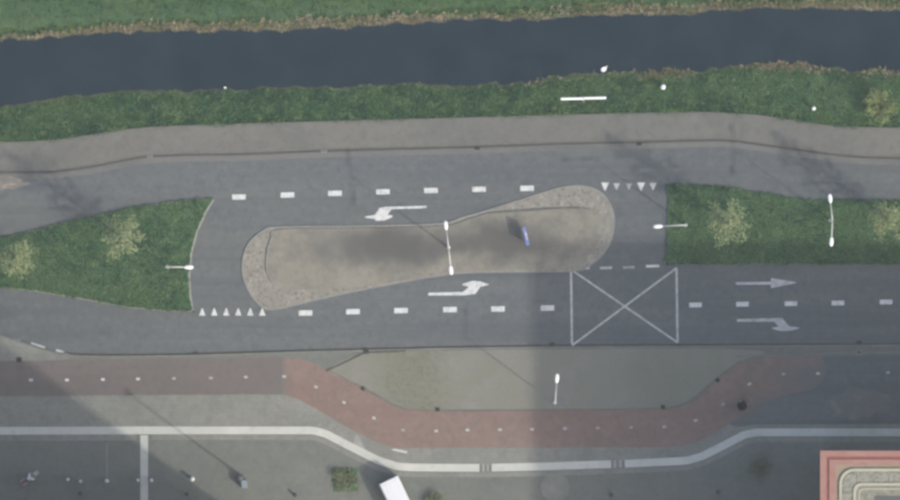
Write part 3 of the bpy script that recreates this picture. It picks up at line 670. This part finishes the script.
street_lamp((448.5, 247.5), [(445.4, 221.5), (451.4, 274)], 7.7, 'two-armed street lamp standing in the middle of the central paved island')
street_lamp((830.4, 220), [(829.6, 194.5), (831.2, 245.5)], 7.7, 'two-armed street lamp on the right grass island between two trees')
street_lamp((554.6, 402.5), [(557.2, 374.5)], 7.1, 'single street lamp on the gravel verge beside the red cycle path')
# slim T-shaped post on the canal bank
B = Vector(P(583, 98.8)); B.z = -.16
T = thing('crossbar_post', 'slim T-shaped post with a long white level crossbar on the canal grass strip', 'post', B)
mb = MB(); mb.tube([(0, 0, -.3), (0, 0, 4.2)], [.07, .05], 10); mb.build('pole', M['galv'], T, True)
for s in (-1, 1):
    mb = MB(); mb.box((s * .97, s * .03, 4.25), (1.86, .21, .16), .018, .04); mb.build('crossbar', M['white'], T)
mb = MB(); mb.box((0, -.03, 4.22), (.16, .32, .2), 0, .03); mb.build('bracket', M['galv'], T)

# dark plaza lamp with a flat round hood
B = Vector(P(241, 476)); B.z = .1
T = thing('plaza_lamp', 'tall dark lamp post with a flat round hood on the plaza', 'street lamp', B)
mb = MB(); mb.tube([(0, 0, -.1), (0, 0, 1.0), (0, 0, 1.03), (0, 0, 9.0)], [.12, .11, .085, .055], 12); mb.build('pole', M['purple'], T, True)
mb = MB(); mb.lathe([(.0, 9.35), (.14, 9.33), (.29, 9.22), (.34, 9.12), (.31, 9.1), (.1, 9.16)], n=20); mb.build('hood', M['purple'], T, True)
mb = MB(); mb.lathe([(.06, 8.9), (.14, 8.95), (.16, 9.1), (.08, 9.17)], n=14); mb.build('lens', M['lens'], T, True)
mb = MB(); mb.tube([(.3, -.1, 8.95), (.62, -.22, 8.92)], [.035, .09], 8); mb.build('spotlight', M['purple'], T, True)
B = Vector(P(244.5, 484)); B.z = .1
T = thing('utility_cabinet', 'small pale blue-grey cabinet at the foot of the tall dark lamp', 'cabinet', B, .1)
mb = MB(); mb.box((0, 0, .5), (.42, .62, .96), 0, .02); mb.build('body', M['bluegrey'], T)
mb = MB(); mb.box((0, 0, 1.0), (.48, .68, .06), 0, .015); mb.build('lid', M['bluegrey'], T)
mb = MB(); mb.box((.213, 0, .5), (.012, .52, .8)); mb.build('door', M['galv'], T)
mb = MB(); mb.box((0, 0, .0), (.46, .66, .08)); mb.build('plinth', M['kerb'], T)

# bollards of the plaza row
labs = ('leftmost pale bollard of the plaza row', 'second pale bollard from the left in the plaza row', 'third pale bollard from the left, in the middle of the shaded bay',
        'pale bollard just left of the short branch of the stone band', 'pale bollard just right of the short branch of the stone band', 'brightest pale bollard, the right end of the plaza row')
for (x, y), lb in zip(((68, 479.5), (80.5, 481.5), (107, 481), (138, 480.3), (151.5, 480.3), (192.5, 479)), labs):
    B = Vector(P(x, y)); B.z = .1; s = 1.15 if x in (107, 192.5) else .9
    T = thing('bollard', lb, 'bollard', B, 0, 'pale bollards in a row on the plaza')
    mb = MB(); mb.lathe([(.13 * s, -.05), (.13 * s, .72), (.10 * s, .80)], n=14); mb.build('post', M['galv'], T, True)
    mb = MB(); mb.lathe([(.155 * s, .74), (.17 * s, .80), (.14 * s, .89), (.07 * s, .93), (0.0, .94)], n=16); mb.build('cap', M['pale_cap' if x == 192.5 else 'galv'], T, True)
struct(ribbon('paving_line', [(107, 443), (107, 477)], 2.0, .05, .107, M['footway']))
# short dark posts near the lower edge
for (x, y), lb in zip(((80.5, 493.5), (187, 494), (295, 495), (718, 492), (611, 495)),
    ('short dark post at the lower edge below the second bollard', 'short dark post below the brightest bollard', 'short dark post between the dark lamp and the square bed', 'short dark post on the plaza left of the brick tower', 'short dark post right of the round stone ring')):
    B = Vector(P(x, y)); B.z = .1
    T = thing('short_post', lb, 'post', B, 0, 'short dark posts on the plaza')
    mb = MB(); mb.lathe([(.10, -.05), (.10, .42), (.12, .44), (.13, .52), (.08, .58), (0, .59)], n=12); mb.build('post', M['iron'], T, True)
    mb = MB(); mb.lathe([(.19, -.02), (.19, .015), (.12, .03)], n=12); mb.build('foot', M['iron'], T)

# black litter bin
B = Vector(P(742, 405.5)); B.z = .11
T = thing('litter_bin', 'black round litter bin at the edge of the red cycle path', 'litter bin', B, .15)
mb = MB(); mb.lathe([(.33, 0), (.36, .05), (.40, .85), (.42, .9), (.36, .9)], n=20); mb.build('drum', M['black'], T, True)
mb = MB(); mb.lathe([(.43, .9), (.42, .96), (.30, 1.12), (.12, 1.18), (0, 1.19)], n=20); mb.build('lid', M['black'], T, True)
mb = MB(); mb.box((-.06, .33, 1.03), (.16, .10, .06), 0, .015); mb.build('handle', M['galv'], T)
mb = MB(); mb.box((.46, .04, .62), (.12, .18, .3), 0, .01); mb.build('ashtray', M['iron_pale'], T)

# storm drains
def drain(x, y, lb, pale=False, rz=0.0, z=.004, s=1.0):
    B = Vector(P(x, y)); B.z = z; mt = M['iron_pale' if pale else 'iron']
    T = thing('storm_drain', lb, 'drain', B, rz, 'storm drains along the kerbs')
    for k in range(5):
        mb = MB(); mb.box(((-.14 + .07 * k) * s, 0, .013), (.03 * s, .3 * s, .018)); mb.build('bar', mt, T)
    mb = MB()
    for sx in (-1, 1): mb.box((sx * .205 * s, 0, .012), (.05 * s, .44 * s, .022))
    for sy in (-1, 1): mb.box((0, sy * .19 * s, .0115), (.36 * s, .06 * s, .021))
    mb.build('frame', mt, T)
    mb = MB(); mb.box((0, 0, -.004), (.36 * s, .32 * s, .012)); mb.build('pit', M['black'], T)
drain(150, 154.5, 'pale storm drain at the canal-side kerb bend on the left', True)
drain(324, 150, 'pale storm drain at the canal-side kerb above the third lane dash', True)
drain(477, 147.2, 'dark storm drain at the canal-side kerb above the sixth lane dash')
drain(639, 142.8, 'dark storm drain at the canal-side kerb above the right-hand yield teeth')
drain(19, 359.8, 'dark storm drain at the left end of the lower kerb', z=.109)
drain(195.5, 354, 'dark storm drain in the lower kerb below the left-hand yield teeth')
drain(366, 351.4, 'dark storm drain at the corner of the dark verge edging', z=.118)
drain(552, 345, 'dark storm drain in the lower kerb above the single verge lamp')
drain(859, 343.3, 'dark storm drain in the lower kerb near the right edge')
drain(363, 388.5, 'dark storm drain on the slanting left edge of the red cycle path', z=.114, rz=-.5, s=.8)
drain(437.5, 409.5, 'dark storm drain on the straight upper edge of the red cycle path', z=.124, s=.8)
drain(717.5, 380, 'dark storm drain on the slanting right edge of the red cycle path', z=.124, rz=.7, s=.8)
drain(663, 407, 'dark storm drain on the upper edge of the red cycle path near its right bend', z=.124, s=.8)
drain(859, 352.3, 'pale square drain cover just below the lower kerb near the right edge', True, z=.122)

# blue keep-right board on the island, leaning back on its two posts
B = Vector(P(526, 236)); B.z = .14
T = thing('blue_sign', 'faded blue sign board leaning on posts on the central island', 'traffic sign', B, math.radians(103))
mb = MB(); mb.box((0, 0, .95), (1.55, .05, .85), 0, .02, rx=-.24); bd = mb.build('board', M['blue'], T)
mb = MB(); mb.box((0, 0, .95), (1.62, .03, .92), 0, .01, rx=-.24); e = mb.build('rim', M['blue'], T); e.location = (0, .03, -.012)
for s in (-1, 1):
    mb = MB(); mb.tube([(s * .55, .06, -.05), (s * .55, .04, .9), (s * .55, .18, 1.2)], .03, 8); mb.build('post', M['galv'], T, True)
ar = [(-.35, -.09), (.08, -.09), (.08, -.24), (.42, 0), (.08, .24), (.08, .09), (-.35, .09)]
a_o = link('arrow', prism_mesh('arrow', ar, -.004, .004), M['white'], T); a_o.rotation_euler = (math.pi / 2 - .24, 0, 0); a_o.location = (0, -.032, .935)

# white marker posts on the canal bank
for x, y, z, s, lb in ((663, 87, -.35, 1.15, 'white marker post on the canal bank right of the crossbar post'), (813.5, 108.5, -.2, .9, 'small white marker post on the canal grass strip toward the right')):
    B = Vector(P(x, y)); B.z = z
    T = thing('marker_post', lb, 'post', B, 0, 'white marker posts on the canal bank')
    mb = MB(); mb.tube([(0, 0, -.2), (0, 0, .85)], [.13 * s, .13 * s], 12); mb.build('post', M['white'], T, True)
    mb = MB(); mb.lathe([(.15 * s, .83), (.19 * s, .87), (.16 * s, .94), (0, .98)], n=14); mb.build('cap', M['white'], T, True)
    mb = MB(); mb.lathe([(.134 * s, .55), (.136 * s, .56), (.136 * s, .66), (.134 * s, .67)], n=12); mb.build('reflector_ring', M['lamp_red'], T)

# white birds on the canal
def bird(x, y, s, rz, lb):
    T = thing('white_duck', lb, 'duck', P(x, y)[:2] + (ZW,), rz, 'white birds on the canal'); 
    mb = MB()
    mb.loft([(-.36, .02, .015, .17), (-.30, .07, .04, .14), (-.2, .15, .10, .10), (0, .19, .15, .09), (.15, .16, .14, .09), (.24, .09, .10, .11), (.29, .055, .07, .16), (.31, .045, .05, .24), (.335, .05, .055, .30), (.40, .055, .05, .325), (.45, .03, .03, .315)], 14)
    o = mb.build('body', M['feather'], T, True); 
    mb = MB(); mb.loft([(.44, .026, .016, .31), (.50, .03, .010, .30), (.545, .022, .006, .295)], 10); mb.build('bill', M['bill'], T, True)
    for sg in (-1, 1):
        mb = MB(); mb.loft([(-.33, .01, .01, .19), (-.2, .04, .05, .16), (.05, .05, .09, .14), (.14, .02, .04, .13)], 10); w_ = mb.build('wing', M['feather'], T, True); w_.location = (0, sg * .14, .02)
        mb = MB(); mb.lathe([(0, -.008), (.008, 0), (0, .008)], n=6); e = mb.build('eye', M['black'], T); e.location = (.39, sg * .053, .335)
    T.scale = (s * .85, s * 1.1, s)
bird(604, 69, .92, .75, 'white duck floating on the canal above the crossbar post')
bird(225, 87.5, .36, 2.9, 'tiny white duckling-sized bird by the near waterline, left half')

# ------------------------------------------------------------------ white van, seen from above with its tail to the band
ax = Vector((.43, -.90, 0)).normalized()                 # from tail to nose, in metres (image down = -y)
tail = (Vector(P(379.2, 485, 1.85)) + Vector(P(397.3, 474.8, 1.85))) / 2; tail.z = .1
T = thing('white_van', 'white van parked below the bend of the pale stone band', 'van', tail + ax * 2.1, math.atan2(ax.y, ax.x))
def body_loft(secs, name, mat, par):
    mb = MB(); rings = []
    for x, w0, w1, z0, z1 in secs:      # lower half width, roof half width
        rr = .09; zc = z0 + (z1 - z0) * .5
        ring = [(-w0, z0 + .08), (-w0 + .06, z0), (w0 - .06, z0), (w0, z0 + .08), (w0 + .01, zc), (w1 + .01, z1 - rr), (w1 - rr * .9, z1), (0, z1 + .025), (-w1 + rr * .9, z1), (-w1 - .01, z1 - rr), (-w0 - .01, zc)]
        rings.append([mb.bm.verts.new((x, y, z)) for y, z in ring])
    n = len(rings[0])
    for a, b_ in zip(rings, rings[1:]):
        for k in range(n): mb.bm.faces.new((a[k], a[(k + 1) % n], b_[(k + 1) % n], b_[k]))
    mb.bm.faces.new(rings[0][::-1]); mb.bm.faces.new(rings[-1])
    return mb.build(name, mat, par)
body_loft([(-2.1, .84, .80, .28, 1.78), (-2.05, .88, .84, .25, 1.85), (.55, .88, .84, .25, 1.86), (.9, .88, .80, .25, 1.82), (1.35, .88, .74, .25, 1.2), (1.95, .86, .70, .27, 1.02), (2.12, .80, .62, .32, .85)], 'body', M['van'], T)
mb = MB(); mb.box((1.14, 0, 1.5), (.02, 1.42, .62), 0, .0, ry=.62 - math.pi / 2 + 1.57 - .62 - .62); mb.build('windscreen', M['glass'], T)
for s in (-1, 1):
    mb = MB(); mb.box((.62, s * .872, 1.42), (.75, .02, .42), 0, .008); mb.build('side_window', M['glass'], T)
    mb = MB(); mb.box((-2.115, s * .4, 1.42), (.02, .62, .42), 0, .008); mb.build('rear_window', M['glass'], T)
    mb = MB(); mb.box((-2.1, s * .80, .95), (.05, .12, .42), 0, .02); mb.build('tail_light', M['lamp_red'], T)
    mb = MB(); mb.box((2.05, s * .62, .72), (.12, .30, .16), 0, .03); mb.build('headlight', M['lens'], T)
    mb = MB(); mb.box((.95, s * 1.0, 1.22), (.12, .2, .22), 0, .04); mb.build('mirror', M['black'], T)
    mb = MB(); mb.box((-.9, s * .885, .95), (1.5, .02, .03)); mb.build('door_rail', M['iron'], T)
    for x in (-1.3, 1.35):
        wm = MB(); wm.torus((x, s * .80, .31), .23, .085, 'Y', 24, 8); wh = wm.build('wheel', M['rubber'], T, True)
        wm = MB(); wm.box((x, s * .80, .31), (.26, .1, .26), 0, .05, ry=.4); wm.build('rim', M['chrome'], wh)
for k in range(4):
    mb = MB(); mb.box((-1.75 + .62 * k, 0, 1.875), (.05, 1.2, .018), 0, .008); mb.build('roof_rib', M['van'], T)
mb = MB(); mb.box((-2.13, 0, .38), (.08, 1.6, .18), 0, .03); mb.build('rear_bumper', M['iron'], T)
mb = MB(); mb.box((-2.14, 0, .62), (.015, .5, .11)); mb.build('number_plate', M['paint'], T)

# ------------------------------------------------------------------ cyclist on the plaza
hd = math.atan2(17, 23)
B = Vector(P(30.5, 477.5)); B.z = .1
T = thing('bicycle', 'bicycle with a dull pink rear bag ridden across the shaded plaza', 'bicycle', B, hd)
for x in (-.52, .54):
    mb = MB(); mb.torus((x, 0, .34), .315, .02); wh = mb.build('wheel', M['rubber'], T, True)
    mb = MB(); mb.torus((x, 0, .34), .292, .012); mb.build('rim', M['chrome'], wh, True)
    mb = MB()
    for k in range(12):
        a = math.pi * k / 12; mb.tube([(x - .29 * math.cos(a), 0, .34 - .29 * math.sin(a)), (x + .29 * math.cos(a), 0, .34 + .29 * math.sin(a))], .003, 4)
    mb.build('spokes', M['chrome'], wh)
mb = MB()
for a, b_ in (((-.52, 0, .34), (-.08, 0, .3)), ((-.52, 0, .34), (-.2, 0, .72)), ((-.08, 0, .3), (-.23, 0, .86)), ((-.08, 0, .3), (.4, 0, .62)), ((-.2, 0, .78), (.37, 0, .72)), ((.4, 0, .6), (.36, 0, .92)), ((.4, 0, .6), (.54, 0, .34))): mb.tube([a, b_], .018, 8)
mb.build('frame', M['black'], T)
mb = MB(); mb.tube([(.22, -.29, .98), (.36, -.2, 1.0), (.38, 0, .97), (.36, .2, 1.0), (.22, .29, .98)], .014, 8); mb.build('handlebar', M['chrome'], T)
mb = MB(); mb.loft([(-.38, .09, .035, .9), (-.28, .1, .04, .9), (-.15, .045, .03, .9), (-.06, .025, .02, .89)], 10); mb.build('saddle', M['black'], T, True)
mb = MB(); mb.box((-.62, 0, .72), (.40, .15, .02)); mb.build('carrier', M['iron'], T)
mb = MB(); mb.box((.62, 0, .80), (.40, .34, .03), 0, .01)
for sy in (-1, 1): mb.box((.62, sy * .165, .92), (.40, .025, .24), 0, .008)
for sx in (-1, 1): mb.box((.62 + sx * .195, 0, .92), (.025, .30, .24), 0, .008)
mb.build('front_basket', M['galv'], T)
for s in (-1, 1):
    mb = MB(); mb.box((-.68, s * .17, .60), (.46, .18, .34), 0, .04); mb.build('pannier', M['bag'], T)
    px_ = .1 if s > 0 else -.26; pz = .22 if s > 0 else .38
    mb = MB(); mb.tube([(-.08, s * .05, .3), (px_, s * .07, pz)], .012, 6); mb.box((px_, s * .12, pz), (.09, .09, .022)); mb.build('pedal', M['black'], T)
def skin_body(name, verts, edges, radii, mat, parent, root=0):
    me = bpy.data.meshes.new(name); me.from_pydata(verts, edges, []); me.update()
    o = link(name, me, mat, parent)
    md = o.modifiers.new('skin', 'SKIN'); md.use_smooth_shade = True
    for i, r_ in enumerate(radii):
        v = me.skin_vertices[0].data[i]; v.radius = (r_, r_) if not isinstance(r_, tuple) else r_; v.use_root = (i == root)
    o.modifiers.new('sub', 'SUBSURF').levels = 1; o.modifiers['sub'].render_levels = 1
    return o
Pn = thing('person', 'person in a pale jacket riding a bicycle across the shaded plaza', 'person', B, hd)
vb = [(-.22, 0, .98), (-.17, 0, 1.15), (.06, 0, 1.33), (.13, 0, 1.43), (.19, 0, 1.50), (.24, 0, 1.59), (.245, 0, 1.69)]
eb = [(0, 1), (1, 2), (2, 3), (3, 4), (4, 5), (5, 6)]; rb = [(.15, .13), (.13, .12), (.15, .12), .06, .055, .095, .08]
for s in (-1, 1):
    i = len(vb); vb += [(.07, s * .19, 1.37), (.08, s * .27, 1.17), (.2, s * .28, 1.04), (.27, s * .275, 1.0)]
    eb += [(2, i), (i, i + 1), (i + 1, i + 2), (i + 2, i + 3)]; rb += [.06, .045, .034, .03]
    for f in range(4):
        j = len(vb); vb += [(.30 + .004 * f, s * (.25 + .018 * f), 1.005), (.325, s * (.25 + .018 * f), .975), (.30, s * (.25 + .018 * f), .955)]
        eb += [(i + 3, j), (j, j + 1), (j + 1, j + 2)]; rb += [.009, .009, .008]
    j = len(vb); vb += [(.275, s * .24, .985), (.30, s * .225, .965)]; eb += [(i + 3, j), (j, j + 1)]; rb += [.010, .009]
    k = len(vb); px_ = .1 if s > 0 else -.26; pz = .22 if s > 0 else .38
    kn = (.18, s * .13, .70) if s > 0 else (.2, s * .13, .86)
    vb += [(-.2, s * .1, .94), kn, (px_ - .08, s * .12, pz + .12), (px_ + .08, s * .13, pz + .05)]
    eb += [(0, k), (k, k + 1), (k + 1, k + 2), (k + 2, k + 3)]; rb += [.095, .062, .042, .04]
skin_body('body', vb, eb, rb, M['skin'], Pn)
vj = [(-.22, 0, .95), (-.17, 0, 1.15), (.06, 0, 1.33), (.11, 0, 1.42)]; ej = [(0, 1), (1, 2), (2, 3)]; rj = [(.19, .15), (.165, .145), (.18, .145), .075]
for s in (-1, 1):
    i = len(vj); vj += [(.07, s * .2, 1.37), (.08, s * .275, 1.17), (.2, s * .28, 1.04)]; ej += [(2, i), (i, i + 1), (i + 1, i + 2)]; rj += [.085, .066, .052]
skin_body('jacket', vj, ej, rj, M['jacket'], Pn)
vt = [(-.22, 0, .96)]; et = []; rt = [(.165, .14)]
for s in (-1, 1):
    k = len(vt); px_ = .1 if s > 0 else -.26; pz = .22 if s > 0 else .38; kn = (.18, s * .13, .70) if s > 0 else (.2, s * .13, .86)
    vt += [(-.2, s * .1, .94), kn, (px_ - .07, s * .12, pz + .16)]; et += [(0, k), (k, k + 1), (k + 1, k + 2)]; rt += [.11, .078, .058]
skin_body('trousers', vt, et, rt, M['trouser'], Pn)
mb = MB(); mb.loft([(.11, .04, .06, 1.65), (.14, .09, .10, 1.67), (.21, .105, .10, 1.71), (.28, .09, .07, 1.74), (.31, .03, .03, 1.74)], 12); mb.build('hair', M['hair'], Pn, True)
for s in (-1, 1):
    mb = MB(); mb.lathe([(0, -.012), (.012, 0), (0, .012)], n=8); e = mb.build('eye', M['black'], Pn); e.location = (.332, s * .035, 1.62)
    mb = MB(); mb.loft([(-.13, .03, .03, 0), (0, .045, .045, 0), (.12, .04, .025, -.01), (.15, .02, .015, -.012)], 10); e = mb.build('shoe', M['black'], Pn, True)
    e.location = ((.12 if s > 0 else -.24), s * .125, (.27 if s > 0 else .43))
mb = MB(); mb.loft([(.325, .018, .02, 1.595), (.36, .012, .016, 1.58)], 8); mb.build('nose', M['skin'], Pn, True)

# ------------------------------------------------------------------ brick tower at the lower right corner (its roof shows)
ZR = 22.9
def rp(px, py, z): return P(px, py, z)[:2]
def rect(px0, py0, px1, py1, z): return [rp(px0, py0, z), rp(px1, py0, z), rp(px1, py1, z), rp(px0, py1, z)]
def rrect(px0, py0, px1, py1, rad, z, n=7):
    out = []
    for cx_, cy_, a0 in ((px0 + rad, py0 + rad, math.pi), (px1 - rad, py0 + rad, 1.5 * math.pi), (px1 - rad, py1 - rad, 0), (px0 + rad, py1 - rad, .5 * math.pi)):
        for k in range(n + 1):
            a = a0 + .5 * math.pi * k / n; out.append(rp(cx_ + rad * math.cos(a), cy_ + rad * math.sin(a), z))
    return out
def ring_mesh(name, A, Bq, z0, z1):
    n = len(A); V = [(x, y, z1) for x, y in A] + [(x, y, z1) for x, y in Bq] + [(x, y, z0) for x, y in A] + [(x, y, z0) for x, y in Bq]; F = []
    for i in range(n):
        j = (i + 1) % n
        F += [(i, j, n + j, n + i), (i, 2 * n + i, 2 * n + j, j), (n + i, n + j, 3 * n + j, 3 * n + i)]
    me = bpy.data.meshes.new(name); me.from_pydata(V, [], F); me.update(); return me
EX, EY = 1270, 741
wx0, wy0 = P(822.5, 453)[:2]; wx1, wy1 = P(1258, 731)[:2]
tower = thing('brick_tower', 'red brick tower with stepped pink parapet at the lower right corner', 'building', (0, 0, 0))
tw = link('wall', prism_mesh('wall', [(wx0, wy0), (wx1, wy0), (wx1, wy1), (wx0, wy1)], .05, ZR - .75), M['brick'], tower)
link('cornice', ring_mesh('cornice', rect(820.2, 450.8, EX, EY, ZR), rect(826.2, 456.2, EX - 6, EY - 6, ZR), ZR - .8, ZR), M['coping'], tower)
link('parapet_groove', ring_mesh('parapet_groove', rect(826.2, 456.2, EX - 6, EY - 6, ZR), rect(829.2, 459.4, EX - 9, EY - 9, ZR), ZR - .8, ZR - .05), M['coping_dark'], tower)
link('parapet', ring_mesh('parapet', rect(829.2, 459.4, EX - 9, EY - 9, ZR), rect(835.5, 464.8, EX - 15, EY - 15, ZR), ZR - .8, ZR + .04), M['coping'], tower)
link('roof_terrace', prism_mesh('roof_terrace', rect(835, 464, EX - 15, EY - 15, ZR), ZR - .8, ZR - .10), M['terrace'], tower)
link('crown_rim', ring_mesh('crown_rim', rrect(839.3, 468.6, EX - 19, EY - 19, 15, ZR), rrect(842, 471.3, EX - 22, EY - 22, 12.5, ZR), ZR - .5, ZR + .06), M['cream'], tower)
link('roof_deck', prism_mesh('roof_deck', rrect(841.5, 470.8, EX - 21.5, EY - 21.5, 13, ZR), ZR - .5, ZR - .06), M['cream'], tower)
def panel(x0, y0, x1, y1):
    link('roof_panel', prism_mesh('roof_panel', rect(x0, y0, x1, y1, ZR), ZR - .06, ZR + .0 + random.uniform(-.012, .012)), M['roofpanel'], tower)
x = 857.0
while x < EX - 40:
    panel(x, 472, min(x + 14.8, EX - 36), 482.6); x += 16
y = 487.0
while y < EY - 40:
    panel(842.6, y, 853, min(y + 14.8, EY - 36)); y += 16
link('roof_panel', prism_mesh('roof_panel', [rp(842.8, 486, ZR), rp(843.5, 480, ZR), rp(847, 475, ZR), rp(852, 472.4, ZR), rp(856, 472, ZR), rp(856, 482.4, ZR), rp(853, 486, ZR)], ZR - .06, ZR + .005), M['roofpanel'], tower)
link('inner_rim', ring_mesh('inner_rim', rrect(853.3, 483, EX - 33, EY - 33, 8, ZR), rrect(856, 485.6, EX - 36, EY - 36, 6, ZR), ZR - .1, ZR + .08), M['cream'], tower)
link('inner_roof', prism_mesh('inner_roof', rrect(855.8, 485.4, EX - 35.8, EY - 35.8, 6, ZR), ZR - .1, ZR + .02), M['rooftop'], tower)
link('roof_step', ring_mesh('roof_step', rrect(858.6, 488.2, EX - 38.6, EY - 38.6, 5, ZR), rrect(860, 489.6, EX - 40, EY - 40, 4.5, ZR), ZR, ZR + .05), M['cream'], tower)
link('plant_well', prism_mesh('plant_well', rect(875, 496.3, EX - 70, EY - 60, ZR), ZR - .1, ZR + .06), M['felt'], tower)
# windows of the two facades that face the road: recess surround, pane, sill
for storey in range(7):
    z = 2.0 + 2.95 * storey
    for k in range(14):
        u = wx0 + 1.6 + k * 2.45
        mb = MB(); mb.box((u, wy0 + .01, z), (1.3, .06, 1.6)); f = mb.build('window', M['cream'], tower)
        mb = MB(); mb.box((u, wy0 + .035, z), (1.12, .03, 1.42)); mb.build('pane', M['glass'], f)
        if k > 8: continue
        v = wy0 - 1.6 - k * 2.45
        mb = MB(); mb.box((wx0 - .01, v, z), (.06, 1.3, 1.6)); f = mb.build('window', M['cream'], tower)
        mb = MB(); mb.box((wx0 - .035, v, z), (.03, 1.12, 1.42)); mb.build('pane', M['glass'], f)

# flat-roofed block beyond the lower left edge: it throws the slanting shade over the plaza
bx1, by1 = P(308, 567.5)[:2]; H = 27.0; bx0, by0 = bx1 - 46, by1 - 14
blk = thing('flat_roofed_block', 'tall flat-roofed brick block beyond the lower left edge of the plaza', 'building', (0, 0, 0))
link('wall', prism_mesh('wall', [(bx0, by0), (bx1, by0), (bx1, by1), (bx0, by1)], .05, H), M['brick'], blk)
link('roof', prism_mesh('roof', [(bx0 + .4, by0 + .4), (bx1 - .4, by0 + .4), (bx1 - .4, by1 - .4), (bx0 + .4, by1 - .4)], H - .1, H + .01), M['felt'], blk)
A = [(bx0, by0), (bx1, by0), (bx1, by1), (bx0, by1)]; Bq = [(bx0 + .4, by0 + .4), (bx1 - .4, by0 + .4), (bx1 - .4, by1 - .4), (bx0 + .4, by1 - .4)]
link('parapet', ring_mesh('parapet', A, Bq, H, H + .5), M['coping'], blk)
for storey in range(8):
    z = 2.2 + 3.1 * storey
    for k in range(14):
        u = bx1 - 2.0 - k * 3.2
        mb = MB(); mb.box((u, by1 + .01, z), (1.7, .06, 1.6)); f = mb.build('window', M['cream'], blk)
        mb = MB(); mb.box((u, by1 + .035, z), (1.5, .03, 1.42)); mb.build('pane', M['glass'], f)

# ------------------------------------------------------------------ the hazy air between the ground and the survey aircraft
HZ = 2600.0
mb = MB(); mb.box((0, 0, (ALT + 30 - 2.6) / 2), (2 * HZ, 2 * HZ, ALT + 30 + 2.6)); 
hm = bpy.data.materials.new('haze_air'); hm.use_nodes = True; ht = hm.node_tree; ht.nodes.clear()
ho = ht.nodes.new('ShaderNodeOutputMaterial'); hv = ht.nodes.new('ShaderNodeVolumePrincipled')
hv.inputs['Color'].default_value = (.86, .95, .93, 1); hv.inputs['Density'].default_value = HAZE_DENSITY; hv.inputs['Anisotropy'].default_value = 0.2
ht.links.new(hv.outputs[0], ho.inputs['Volume'])
stuff(mb.build('haze', hm), 'thin pale haze in the air over the whole place', 'haze')
